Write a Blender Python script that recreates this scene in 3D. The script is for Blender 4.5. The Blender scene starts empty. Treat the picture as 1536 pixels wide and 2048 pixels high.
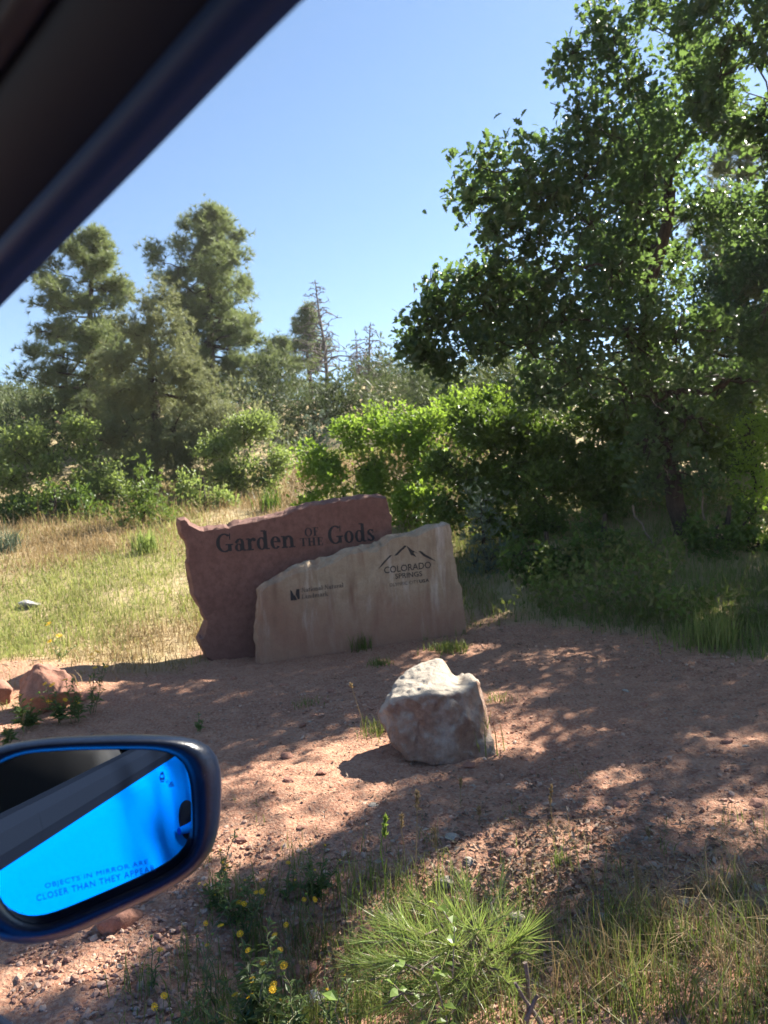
import bpy, bmesh, math, random
import numpy as np
from mathutils import Vector, Matrix, noise as mnoise
from mathutils.geometry import tessellate_polygon

random.seed(7); RNG = np.random.default_rng(7)
scene = bpy.context.scene
C = scene.collection

# ------------------------------------------------------------------ camera
FPX = 1450.0                                   # focal length in photograph pixels (1536 x 2048)
PITCH, ROLL = math.radians(-0.6), math.radians(3.5)
EYE = np.array([0.0, 0.0, 1.35])
fw = np.array([0, math.cos(PITCH), math.sin(PITCH)])
_r0 = np.array([1.0, 0, 0]); _u0 = np.cross(_r0, fw)
rt = _r0 * math.cos(ROLL) - _u0 * math.sin(ROLL)
up = _r0 * math.sin(ROLL) + _u0 * math.cos(ROLL)
cd = bpy.data.cameras.new('camera'); cam = bpy.data.objects.new('camera', cd); C.objects.link(cam)
cd.sensor_fit = 'VERTICAL'; cd.sensor_height = 36.0; cd.sensor_width = 27.0
cd.lens = 36.0 * FPX / 2048
cd.clip_start = 0.01; cd.clip_end = 2000
cd.dof.use_dof = True; cd.dof.focus_distance = 1.5; cd.dof.aperture_fstop = 9.0
cam.matrix_world = Matrix(((rt[0], up[0], -fw[0], EYE[0]), (rt[1], up[1], -fw[1], EYE[1]),
                           (rt[2], up[2], -fw[2], EYE[2]), (0, 0, 0, 1)))
scene.camera = cam

# ------------------------------------------------------------------ sky, sun, exposure
SUN_AZ, SUN_EL = math.radians(47), math.radians(38)     # azimuth to the right of the view
sun_dir = Vector((math.sin(SUN_AZ) * math.cos(SUN_EL), math.cos(SUN_AZ) * math.cos(SUN_EL), math.sin(SUN_EL)))
w = bpy.data.worlds.new('World'); scene.world = w; w.use_nodes = True
wn = w.node_tree
sky = wn.nodes.new('ShaderNodeTexSky'); sky.sky_type = 'NISHITA'; sky.sun_disc = False
sky.sun_elevation = SUN_EL; sky.sun_rotation = SUN_AZ
sky.altitude = 1900; sky.air_density = 1.25; sky.dust_density = 0.5; sky.ozone_density = 2.0
bg = wn.nodes['Background']; bg.inputs['Strength'].default_value = 0.051
wn.links.new(sky.outputs[0], bg.inputs['Color'])
sl = bpy.data.lights.new('sun', 'SUN'); sl.energy = 5.0; sl.angle = math.radians(0.55); sl.color = (1.0, 0.93, 0.82)
so = bpy.data.objects.new('sun', sl); C.objects.link(so)
so.rotation_euler = sun_dir.to_track_quat('Z', 'Y').to_euler(); so.location = sun_dir * 60
vs = scene.view_settings
vs.view_transform = 'Standard'; vs.look = 'None'; vs.gamma = 1.0; vs.exposure = 2.08; vs.use_curve_mapping = False
scene.cycles.use_denoising = True
scene.cycles.max_bounces = 8; scene.cycles.transparent_max_bounces = 12
scene.cycles.sample_clamp_indirect = 3.0
scene.cycles.caustics_reflective = False; scene.cycles.caustics_refractive = False

# ------------------------------------------------------------------ helpers: pixels, meshes, objects
def ray(px, py):
    return fw + rt * (px - 768) / FPX - up * (py - 1024) / FPX
def at(px, py, Y):                              # the point at world depth Y seen at a photograph pixel
    d = ray(px, py); return EYE + d * (Y / d[1])
def on_plane(px, py, p0, n):
    d = ray(px, py); return EYE + d * (np.dot(p0 - EYE, n) / np.dot(d, n))
def ground_at(px, py):                          # the point of the ground seen at a pixel
    d = ray(px, py); t = 1.0
    for _ in range(4000):
        p = EYE + d * t
        if p[2] <= gz(p[0], p[1]): return p
        t += 0.01
    return EYE + d * t

class MB:
    """collects vertices and faces of any size"""
    def __init__(s): s.v = []; s.f = []; s.n = 0
    def add(s, V, F):
        V = np.asarray(V, float).reshape(-1, 3)
        s.v.append(V)
        if isinstance(F, np.ndarray): s.f.append(F + s.n)
        else:
            by = {}
            for f in F: by.setdefault(len(f), []).append(f)
            for k, fs in by.items(): s.f.append(np.array(fs, int) + s.n)
        s.n += len(V); return s
    def mesh(s, name, smooth=False):
        V = np.concatenate(s.v); me = bpy.data.meshes.new(name)
        me.vertices.add(len(V)); me.vertices.foreach_set('co', V.astype(np.float32).ravel())
        loops = np.concatenate([f.ravel() for f in s.f])
        tot = np.concatenate([np.full(len(f), f.shape[1]) for f in s.f])
        me.loops.add(len(loops)); me.loops.foreach_set('vertex_index', loops.astype(np.int32))
        me.polygons.add(len(tot))
        st = np.concatenate([[0], np.cumsum(tot)[:-1]])
        me.polygons.foreach_set('loop_start', st.astype(np.int32))
        me.polygons.foreach_set('loop_total', tot.astype(np.int32))
        me.polygons.foreach_set('use_smooth', np.full(len(tot), smooth))
        me.update(calc_edges=True); me.validate()
        return me

def link(name, me, mat=None, parent=None, loc=None):
    o = bpy.data.objects.new(name, me)
    if mat is not None and me is not None:
        me.materials.clear(); me.materials.append(mat)
    C.objects.link(o)
    if parent is not None: o.parent = parent
    if loc is not None: o.location = loc
    return o
def tag(o, label=None, cat=None, group=None, kind=None):
    if label: o['label'] = label
    if cat: o['category'] = cat
    if group: o['group'] = group
    if kind: o['kind'] = kind
    return o
def thing(name, label, cat, loc=(0, 0, 0), rz=0.0, group=None):
    o = bpy.data.objects.new(name, None); o.empty_display_size = 0.1
    C.objects.link(o); o.location = loc; o.rotation_euler = (0, 0, rz)
    return tag(o, label, cat, group)

def tube(mb, pts, rad, sides=6, cap=True):
    pts = np.asarray(pts, float); n = len(pts)
    rad = np.broadcast_to(np.asarray(rad, float), (n,))
    T = np.gradient(pts, axis=0); T /= np.linalg.norm(T, axis=1, keepdims=True) + 1e-9
    a = np.array([0, 0, 1.0]) if abs(T[0][2]) < 0.9 else np.array([1.0, 0, 0])
    U = np.cross(T, a); U /= np.linalg.norm(U, axis=1, keepdims=True) + 1e-9
    W = np.cross(T, U)
    ang = np.linspace(0, 2 * np.pi, sides, endpoint=False)
    ring = pts[:, None, :] + rad[:, None, None] * (np.cos(ang)[None, :, None] * U[:, None, :] + np.sin(ang)[None, :, None] * W[:, None, :])
    i = np.arange(n - 1)[:, None]; j = np.arange(sides)[None, :]; j2 = (j + 1) % sides
    Fq = np.stack([i * sides + j, i * sides + j2, (i + 1) * sides + j2, (i + 1) * sides + j], -1).reshape(-1, 4)
    mb.add(ring.reshape(-1, 3), Fq)
    if cap:
        mb.add(ring[0], [list(range(sides))]); mb.add(ring[-1], [list(range(sides))[::-1]])

def curve_pts(p0, p1, n=6, wob=0.05, sag=0.0, rng=RNG):
    p0, p1 = np.asarray(p0, float), np.asarray(p1, float)
    t = np.linspace(0, 1, n)[:, None]; L = np.linalg.norm(p1 - p0)
    P = p0 + (p1 - p0) * t
    j = rng.normal(size=(n, 3)) * wob * L; j[0] = j[-1] = 0
    P = P + j; P[:, 2] += (4 * t * (1 - t))[:, 0] * sag * L
    return P

def rot_from(dirs, rng, roll=None):
    """rotation matrices whose local +x is dirs, rolled at random about it"""
    d = dirs / (np.linalg.norm(dirs, axis=1, keepdims=True) + 1e-9)
    n = len(d); a = np.tile([0, 0, 1.0], (n, 1)); a[np.abs(d[:, 2]) > 0.95] = [1, 0, 0]
    s = np.cross(a, d); s /= np.linalg.norm(s, axis=1, keepdims=True) + 1e-9
    u = np.cross(d, s)
    r = rng.uniform(0, 2 * np.pi, n) if roll is None else rng.normal(0, roll, n)
    c, si = np.cos(r)[:, None], np.sin(r)[:, None]
    s2 = s * c + u * si; u2 = -s * si + u * c
    return np.stack([d, s2, u2], -1)
def scatter(mb, tpl, pos, dirs, size, rng=RNG, roll=None):
    TV, TF = tpl; n = len(pos)
    R = rot_from(dirs, rng, roll)
    size = np.broadcast_to(size, (n,))
    V = np.einsum('nij,mj->nmi', R, TV) * size[:, None, None] + pos[:, None, :]
    m = len(TV); off = (np.arange(n) * m)[:, None, None]
    for f in TF:
        f = np.asarray(f); mbf = (f[None] + off).reshape(-1, f.shape[1])
        mb.f.append(mbf + mb.n)
    mb.v.append(V.reshape(-1, 3)); mb.n += n * m

# leaf templates: vertices in a unit leaf along +x, list of face arrays
def t_oak():
    half = [(0, 0), (0.22, 0.07), (0.30, 0.24), (0.42, 0.12), (0.55, 0.34), (0.66, 0.16), (0.80, 0.26), (1.0, 0.0)]
    V = [(x, 0, 0) for x in (0, 0.42, 0.66, 1.0)]
    A = [(x, y, 0.35 * y) for x, y in half[1:-1]]; B = [(x, -y, 0.35 * y) for x, y in half[1:-1]]
    V += A + B
    n = len(A); F4, F3 = [], []
    for s in (4, 4 + n):
        q = [[0, 1, s + 2, s + 0], [1, 2, s + 4, s + 2], [2, 3, s + 5, s + 4]]
        t = [[s + 0, s + 2, s + 1], [s + 2, s + 4, s + 3]]
        F4 += q; F3 += t
    V = np.array(V, float); V[:, 2] -= 0.18 * V[:, 0] ** 2
    return V, [np.array(F4), np.array(F3)]
def t_leaf(wd=0.28):
    V = np.array([(0, 0, 0), (0.5, wd, 0.1), (1, 0, -0.1), (0.5, -wd, 0.1), (.5, 0, 0)], float)
    return V, [np.array([[0, 4, 1], [4, 2, 1], [0, 3, 4], [4, 3, 2]])]
def t_lobe():                                    # small lobed leaf, cheap
    V = np.array([(0, 0, 0), (.35, .30, .08), (.5, .13, .05), (.75, .30, .05), (1, 0, -.1), (.75, -.3, .05), (.5, -.13, .05), (.35, -.3, .08)], float)
    return V, [np.array([[0, 2, 1], [2, 4, 3], [0, 7, 6], [6, 5, 4]]), np.array([[0, 6, 4, 2]])]
def t_tuft(k=22, wd=0.034, spread=1.0, seed=1, kink=0.1):
    r = np.random.default_rng(seed); V, F = [], []
    for i in range(k):
        d = np.array([r.uniform(0.05, 1.0), 0, 0]); a = r.uniform(0, 2 * np.pi)
        rad = spread * math.sqrt(r.uniform(0.05, 1)) * 0.9
        d = np.array([d[0], rad * math.cos(a), rad * math.sin(a)]); d /= np.linalg.norm(d); d *= r.uniform(.7, 1.05)
        s = np.cross(d, r.normal(size=3)); s /= np.linalg.norm(s); b = np.array([-r.uniform(0, .35), 0, 0])
        n = len(V); V += [b + s * wd, b - s * wd, b + d + np.array([0, 0, kink]) * r.normal()]; F.append([n, n + 1, n + 2])
    return np.array(V), [np.array(F)]
def t_spray(k=7, seed=3):                        # juniper spray: stubby fans
    r = np.random.default_rng(seed); V, F = [], []
    for i in range(k):
        d = np.array([1.0, r.normal() * .55, r.normal() * .55]); d /= np.linalg.norm(d); d *= r.uniform(.5, 1.0)
        s = np.cross(d, r.normal(size=3)); s /= np.linalg.norm(s); n = len(V); wd = .075
        b = d * r.uniform(0, .3)
        V += [b, b + (d - b) * .6 + s * wd, d, b + (d - b) * .6 - s * wd]; F.append([n, n + 1, n + 2, n + 3])
    return np.array(V), [np.array(F)]
OAK, LEAF, LOBE = t_oak(), t_leaf(), t_lobe()
TUFTS = [t_tuft(seed=i) for i in range(3)]; SPRAYS = [t_spray(seed=i) for i in range(3)]

# ------------------------------------------------------------------ materials
def new_mat(name):
    m = bpy.data.materials.new(name); m.use_nodes = True
    return m, m.node_tree, m.node_tree.nodes['Principled BSDF']
def nd(nt, t, **kw):
    n = nt.nodes.new(t)
    for k, v in kw.items():
        if k in n.inputs.keys(): n.inputs[k].default_value = v
        else: setattr(n, k, v)
    return n
def pos_socket(nt, obj=False):
    return nd(nt, 'ShaderNodeTexCoord').outputs['Object'] if obj else nd(nt, 'ShaderNodeNewGeometry').outputs['Position']
def noise_fac(nt, vec, scale, detail=4, rough=0.55, lo=0.35, hi=0.65):
    n = nd(nt, 'ShaderNodeTexNoise', Scale=scale, Detail=detail, Roughness=rough); nt.links.new(vec, n.inputs['Vector'])
    m = nd(nt, 'ShaderNodeMapRange'); m.inputs[1].default_value = lo; m.inputs[2].default_value = hi
    nt.links.new(n.outputs['Fac'], m.inputs[0]); return m.outputs[0], n.outputs['Fac']
def mixc(nt, fac, a, b, mode='MIX'):
    m = nd(nt, 'ShaderNodeMix', data_type='RGBA', blend_type=mode)
    for s, v in ((m.inputs[0], fac), (m.inputs[6], a), (m.inputs[7], b)):
        if isinstance(v, (int, float)): s.default_value = v
        elif isinstance(v, tuple): s.default_value = (*v, 1)
        else: nt.links.new(v, s)
    return m.outputs[2]
def bump(nt, h, bs, strength=0.5, dist=0.02, prev=None):
    b = nd(nt, 'ShaderNodeBump', Strength=strength, Distance=dist); nt.links.new(h, b.inputs['Height'])
    if prev: nt.links.new(prev, b.inputs['Normal'])
    if bs: nt.links.new(b.outputs[0], bs.inputs['Normal'])
    return b.outputs[0]
def foliage(name, cols, trans, tfac=0.4, rough=0.45, spec=0.35):
    m, nt, bs = new_mat(name)
    g = nd(nt, 'ShaderNodeNewGeometry')
    r = nd(nt, 'ShaderNodeValToRGB'); cr = r.color_ramp
    while len(cr.elements) < len(cols): cr.elements.new(0.5)
    for i, c in enumerate(cols): cr.elements[i].position = i / (len(cols) - 1); cr.elements[i].color = (*c, 1)
    nt.links.new(g.outputs['Random Per Island'], r.inputs[0])
    f, _ = noise_fac(nt, g.outputs['Position'], 1.3, 3, lo=.3, hi=.7)
    v = nd(nt, 'ShaderNodeMapRange'); v.inputs[3].default_value = .72; v.inputs[4].default_value = 1.25; nt.links.new(f, v.inputs[0])
    vm = nd(nt, 'ShaderNodeVectorMath', operation='SCALE'); nt.links.new(r.outputs[0], vm.inputs[0]); nt.links.new(v.outputs[0], vm.inputs['Scale'])
    nt.links.new(vm.outputs[0], bs.inputs['Base Color'])
    bs.inputs['Roughness'].default_value = rough; bs.inputs['Specular IOR Level'].default_value = spec
    t = nd(nt, 'ShaderNodeBsdfTranslucent')
    tc = mixc(nt, 0.5, vm.outputs[0], trans); nt.links.new(tc, t.inputs['Color'])
    mx = nd(nt, 'ShaderNodeMixShader'); mx.inputs[0].default_value = tfac
    nt.links.new(bs.outputs[0], mx.inputs[1]); nt.links.new(t.outputs[0], mx.inputs[2])
    nt.links.new(mx.outputs[0], nt.nodes['Material Output'].inputs['Surface'])
    return m
def plain(name, col, rough=0.6, metal=0.0, spec=0.5, vary=0.0, scale=20, bmp=0.0, obj=True, coat=0.0):
    m, nt, bs = new_mat(name)
    bs.inputs['Base Color'].default_value = (*col, 1); bs.inputs['Roughness'].default_value = rough
    bs.inputs['Metallic'].default_value = metal; bs.inputs['Specular IOR Level'].default_value = spec
    bs.inputs['Coat Weight'].default_value = coat
    if vary or bmp:
        p = pos_socket(nt, obj); f, raw = noise_fac(nt, p, scale)
        if vary:
            lo = tuple(c * (1 - vary) for c in col); hi = tuple(min(1, c * (1 + vary)) for c in col)
            nt.links.new(mixc(nt, f, lo, hi), bs.inputs['Base Color'])
        if bmp: bump(nt, raw, bs, bmp, 0.01)
    return m

M = {}
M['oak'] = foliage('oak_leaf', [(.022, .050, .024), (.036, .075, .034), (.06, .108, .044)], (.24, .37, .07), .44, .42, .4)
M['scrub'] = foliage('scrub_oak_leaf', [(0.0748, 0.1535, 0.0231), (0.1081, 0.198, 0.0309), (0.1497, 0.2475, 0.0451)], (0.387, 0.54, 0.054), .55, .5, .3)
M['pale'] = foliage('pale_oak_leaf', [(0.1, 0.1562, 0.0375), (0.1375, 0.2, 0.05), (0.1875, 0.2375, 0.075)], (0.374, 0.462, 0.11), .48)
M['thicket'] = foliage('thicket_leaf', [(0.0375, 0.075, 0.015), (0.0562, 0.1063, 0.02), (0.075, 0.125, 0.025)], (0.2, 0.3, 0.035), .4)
M['pine'] = foliage('pine_needle', [(.10, .14, .06), (.13, .175, .075), (.18, .21, .09)], (.32, .38, .12), .38, .5, .3)
M['pinyon'] = foliage('pinyon_needle', [(0.13, 0.1625, 0.078), (0.169, 0.195, 0.091), (0.208, 0.2275, 0.117)], (0.336, 0.348, 0.132), .36, .55, .25)
M['juniper'] = foliage('juniper_spray', [(0.06, 0.087, 0.033), (0.0825, 0.1125, 0.042), (0.1125, 0.138, 0.054)], (0.165, 0.21, 0.06), .22, .6, .2)
M['blue'] = foliage('blue_juniper_spray', [(0.084, 0.119, 0.084), (0.112, 0.147, 0.105), (0.14, 0.182, 0.126)], (0.169, 0.234, 0.13), .22, .6, .2)
M['young'] = foliage('young_conifer_spray', [(0.078, 0.13, 0.0234), (0.1105, 0.169, 0.0312), (0.143, 0.208, 0.039)], (0.24, 0.336, 0.048), .35)
M['sap'] = foliage('sapling_needle', [(.12, .20, .035), (.18, .26, .055), (.26, .31, .11), (.15, .23, .045), (.17, .24, .05), (.34, .27, .13)], (.36, .46, .10), .35, .4, .4)
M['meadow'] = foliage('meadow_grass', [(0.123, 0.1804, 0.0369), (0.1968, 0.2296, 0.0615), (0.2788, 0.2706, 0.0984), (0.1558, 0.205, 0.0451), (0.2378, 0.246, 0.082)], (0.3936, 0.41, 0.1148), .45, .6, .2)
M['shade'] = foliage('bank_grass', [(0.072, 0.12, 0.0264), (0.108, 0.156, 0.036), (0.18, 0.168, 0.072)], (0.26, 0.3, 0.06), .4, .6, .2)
M['tuft'] = foliage('tuft_grass', [(.07, .12, .02), (.11, .16, .035), (.20, .17, .07)], (.28, .34, .07), .4, .55, .25)
M['straw'] = foliage('dry_straw', [(0.238, 0.1615, 0.0765), (0.306, 0.221, 0.1105), (0.374, 0.289, 0.1615)], (0.34, 0.238, 0.102), .3, .6, .2)
M['herb'] = foliage('herb_leaf', [(0.06, 0.102, 0.03), (0.09, 0.138, 0.042), (0.12, 0.168, 0.054)], (0.2, 0.28, 0.06), .35, .5, .3)
M['sprig'] = foliage('sprig_leaf', [(.12, .20, .03), (.16, .25, .045)], (.36, .46, .07), .45, .4, .4)
M['yellow'] = foliage('yellow_petal', [(.75, .42, .01), (.85, .55, .02)], (.8, .5, .02), .3, .5, .2)
M['litter'] = foliage('leaf_litter', [(.13, .085, .06), (.24, .17, .12), (.38, .30, .23), (.16, .105, .075), (.30, .22, .16)], (.2, .12, .06), .12, .85, .05)
M['dead'] = plain('dead_bark', (.15, .128, .12), .9, vary=.35, scale=8, bmp=.5, obj=False)
M['stalk'] = plain('stalk', (.10, .10, .04), .7)
def bark(name, a, b, sc=6):
    m, nt, bs = new_mat(name); p = pos_socket(nt)
    mp = nd(nt, 'ShaderNodeMapping'); mp.inputs['Scale'].default_value = (4, 4, 1); nt.links.new(p, mp.inputs[0])
    f, raw = noise_fac(nt, mp.outputs[0], sc, 6, .65); nt.links.new(mixc(nt, f, a, b), bs.inputs['Base Color'])
    bs.inputs['Roughness'].default_value = .9; bs.inputs['Specular IOR Level'].default_value = .2
    bump(nt, raw, bs, .9, .03); return m
M['oak_bark'] = bark('oak_bark', (.022, .018, .015), (.07, .056, .046))
M['pine_bark'] = bark('pine_bark', (.028, .02, .017), (.085, .06, .048))
M['twig'] = bark('twig_bark', (.12, .09, .07), (.26, .21, .17), 14)

def stone(name, a, b, c, sc=3.0, patch=None, streak=None, bmp=.5, sunlit_crust=None, splash=None):
    m, nt, bs = new_mat(name); p = pos_socket(nt)
    f, raw = noise_fac(nt, p, sc, 8, .6); col = mixc(nt, f, a, b)
    f2, raw2 = noise_fac(nt, p, sc * 7, 6, .7, .4, .7); col = mixc(nt, f2, col, c)
    if patch:
        f3, _ = noise_fac(nt, p, patch[1], 7, .62, patch[2], patch[3]); col = mixc(nt, f3, col, patch[0])
    if sunlit_crust:                                    # pale lichen tone plus sunlit brightness painted onto the upper faces
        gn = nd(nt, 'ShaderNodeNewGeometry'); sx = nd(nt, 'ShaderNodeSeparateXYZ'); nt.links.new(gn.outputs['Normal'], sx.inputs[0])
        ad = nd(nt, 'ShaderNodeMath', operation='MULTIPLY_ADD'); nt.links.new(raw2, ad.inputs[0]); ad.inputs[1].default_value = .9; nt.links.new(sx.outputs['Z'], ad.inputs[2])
        mr = nd(nt, 'ShaderNodeMapRange'); mr.inputs[1].default_value = .75; mr.inputs[2].default_value = 1.25; nt.links.new(ad.outputs[0], mr.inputs[0]); col = mixc(nt, mr.outputs[0], col, sunlit_crust)
    if streak:
        mp = nd(nt, 'ShaderNodeMapping'); mp.inputs['Scale'].default_value = (3.2, 3.2, .55); nt.links.new(p, mp.inputs[0])
        for (cc, s2, lo, hi) in streak:
            f4, _ = noise_fac(nt, mp.outputs[0], s2, 5, .6, lo, hi); col = mixc(nt, f4, col, cc)
    if splash:
        sx = nd(nt, 'ShaderNodeSeparateXYZ'); nt.links.new(p, sx.inputs[0]); ad = nd(nt, 'ShaderNodeMath', operation='MULTIPLY_ADD'); nt.links.new(raw, ad.inputs[0]); ad.inputs[1].default_value = -1.1; nt.links.new(sx.outputs['Z'], ad.inputs[2])
        mr = nd(nt, 'ShaderNodeMapRange'); mr.inputs[1].default_value = .12; mr.inputs[2].default_value = -.45; mr.inputs[4].default_value = .75; nt.links.new(ad.outputs[0], mr.inputs[0]); col = mixc(nt, mr.outputs[0], col, splash)
    f5, raw5 = noise_fac(nt, p, 160, 3, .6, .35, .65)
    col = mixc(nt, f5, mixc(nt, .0, col, col), mixc(nt, .22, col, (.03, .02, .02)))
    nt.links.new(col, bs.inputs['Base Color']); bs.inputs['Roughness'].default_value = .88; bs.inputs['Specular IOR Level'].default_value = .25
    b1 = bump(nt, raw2, None, bmp, .02); bump(nt, raw5, bs, bmp * .8, .004, b1); return m
M['red_stone'] = stone('red_sandstone', (.17, .088, .07), (.225, .122, .096), (.135, .068, .054), 2.2, bmp=.4)
M['tan_stone'] = stone('tan_sandstone', (.325, .255, .175), (.395, .325, .235), (.275, .21, .142), 1.6, patch=((.26, .15, .10), 1.1, .46, .70),
                       streak=[((.50, .45, .38), 2.0, .55, .70), ((.20, .125, .085), 2.6, .52, .74), ((.24, .19, .14), 5.5, .55, .75)], bmp=.45, splash=(.26, .135, .095))
M['boulder'] = stone('boulder_stone', (.22, .125, .085), (.31, .20, .145), (.15, .085, .06), 4.5, patch=((.40, .34, .285), 5.0, .50, .70), bmp=.8, sunlit_crust=(.39, .34, .275))
M['red_rock'] = stone('red_rock', (.30, .145, .10), (.38, .20, .14), (.23, .11, .075), 4, bmp=.6)
M['pale_rock'] = stone('pale_rock', (.42, .40, .40), (.52, .50, .49), (.33, .31, .31), 8, bmp=.5)
M['pebble'] = None
m, nt, bs = new_mat('pebble'); g = nd(nt, 'ShaderNodeNewGeometry'); r = nd(nt, 'ShaderNodeValToRGB')
for i, (p_, c_) in enumerate([(0, (.22, .11, .075)), (.4, (.33, .175, .115)), (.75, (.41, .24, .16)), (.95, (.46, .32, .235)), (1, (.22, .15, .115))]):
    if i > 1: r.color_ramp.elements.new(p_)
    e = r.color_ramp.elements[i]; e.position = p_; e.color = (*c_, 1)
nt.links.new(g.outputs['Random Per Island'], r.inputs[0]); nt.links.new(r.outputs[0], bs.inputs['Base Color']); bs.inputs['Roughness'].default_value = .85
M['pebble'] = m
M['ink'] = plain('sign_ink', (.012, .011, .012), .7, vary=.3, scale=60, obj=False)
M['ink_faint'] = plain('faint_sign_ink', (.09, .07, .055), .8, vary=.5, scale=80, obj=False)

# ------------------------------------------------------------------ the ground
def sstep(a, b, x):
    t = np.clip((x - a) / (b - a), 0, 1); return t * t * (3 - 2 * t)
_KX = np.array([-40, -8, -3.2, -2.2, -1.2, 1.0, 2.4, 3.3, 8, 40.])
_KY = np.array([4.6, 4.8, 5.3, 6.3, 7.7, 7.8, 6.3, 5.7, 4.9, 4.5])
_KS = np.array([.15, .15, .155, .17, .235, .245, .22, .20, .19, .19])
def fnoise(x, y, s, seed=0):                    # cheap smooth noise from sines
    r = np.random.default_rng(seed); v = 0
    for k in range(5):
        a, b, ph = r.normal() * s, r.normal() * s, r.uniform(0, 6.28); v = v + np.sin(a * x + b * y + ph)
    return v / 5
def gz(x, y):
    x = np.asarray(x, float); y = np.asarray(y, float)
    y0 = np.interp(x, _KX, _KY); s = np.interp(x, _KX, _KS)
    d = y - y0; sp = np.where(d > 4, d, np.log1p(np.exp(np.clip(d * 2.2, -30, 30))) / 2.2)
    d2 = np.minimum(sp, 36.0)
    z = s * d2 + .015 * np.clip(sp - 36, 0, 400)
    far = np.clip(y - 17, 0, 30); z = z + far * np.interp(x, [-12, -4, 0], [.10, .09, 0.0])
    z = z + .035 * fnoise(x, y, 1.1, 1) * sstep(1.0, 3.0, y) + .012 * fnoise(x, y, 5, 2) + .25 * fnoise(x, y, .22, 3) * sstep(10, 20, y)
    # a shallow gully along the road edge, the berm at its left and the sandy mound in the meadow
    gl = y - (2.35 + .25 * x); z = z - .20 * np.exp(-(gl / .28) ** 2) * sstep(-.9, -.3, x) * (1 - sstep(.05, .7, x))
    z = z + .13 * np.exp(-(((x + 3.0) / .9) ** 2 + ((y - 5.9) / .5) ** 2))
    z = z - .10 * (1 - sstep(.6, 1.6, y))
    return z
def grass_mask(x, y):
    y0 = np.interp(x, _KX, _KY) + .5 * fnoise(x, y, 1.7, 8) + .3 * fnoise(x, y, 6, 9)
    m = sstep(-.7, .45, y - y0)
    m = np.maximum(m, sstep(-2.3, -2.9, x + .25 * fnoise(x, y, 2, 4)) * sstep(5.0, 5.6, y) * (1 - .0 * x))
    berm = np.exp(-(((x + 3.0) / .8) ** 2 + ((y - 5.7) / .45) ** 2)); m = m * (1 - np.clip(berm * 1.2, 0, .85))
    return m
def axis(segs):
    out = []
    for a, b, st in segs: out += list(np.arange(a, b, st))
    out.append(segs[-1][1]); return np.array(out)
gx = axis([(-150, -40, 10), (-40, -14, 2), (-14, -5, .25), (-5, -2.2, .08), (-2.2, 2.6, .035), (2.6, 5, .07), (5, 14, .25), (14, 40, 2), (40, 150, 10)])
gy = axis([(-60, -6, 6), (-6, 1, .5), (1, 1.7, .1), (1.7, 5, .03), (5, 8.6, .06), (8.6, 16, .2), (16, 60, 1.0), (60, 260, 10)])
X, Y = np.meshgrid(gx, gy); Z = gz(X, Y)
near = sstep(1.4, 1.9, Y) * (1 - sstep(7, 9, Y)) * sstep(-5, -3, X) * (1 - sstep(4, 5, X))
rr = RNG.normal(size=X.shape); Z = Z + near * (.0045 * rr + .010 * fnoise(X, Y, 17, 5) + .008 * fnoise(X, Y, 31, 6))
nx, ny = len(gx), len(gy)
I = np.arange(ny - 1)[:, None]; J = np.arange(nx - 1)[None, :]
F = np.stack([I * nx + J, I * nx + J + 1, (I + 1) * nx + J + 1, (I + 1) * nx + J], -1).reshape(-1, 4)
mb = MB(); mb.add(np.stack([X, Y, Z], -1).reshape(-1, 3), F)
me = mb.mesh('ground', True)
at_ = me.attributes.new('turf', 'FLOAT', 'POINT'); at_.data.foreach_set('value', grass_mask(X, Y).ravel().astype(np.float32))
m, nt, bs = new_mat('red_dirt'); p = pos_socket(nt)
f1, r1 = noise_fac(nt, p, .9, 7, .65, .4, .6); col = mixc(nt, f1, (.37, .178, .11), (.46, .245, .152))
f2, r2 = noise_fac(nt, p, 9, 8, .7, .38, .66); col = mixc(nt, f2, col, (.28, .128, .082))
f3, r3 = noise_fac(nt, p, 55, 5, .7, .42, .7); col = mixc(nt, f3, col, (.50, .325, .225))
vo = nd(nt, 'ShaderNodeTexVoronoi', Scale=70.0); nt.links.new(p, vo.inputs['Vector'])
f4, r4 = noise_fac(nt, p, 3, 6, .6, .4, .7); turf = mixc(nt, f4, (.40, .31, .18), (.27, .23, .10))
a_ = nd(nt, 'ShaderNodeAttribute', attribute_name='turf')
col = mixc(nt, a_.outputs['Fac'], col, turf)
nt.links.new(col, bs.inputs['Base Color']); bs.inputs['Roughness'].default_value = .95; bs.inputs['Specular IOR Level'].default_value = .15
b1 = bump(nt, r2, None, .8, .04); b2 = bump(nt, r3, None, .8, .015, b1); bump(nt, vo.outputs['Distance'], bs, .5, .01, b2)
tag(link('ground', me, m), kind='structure')

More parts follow.
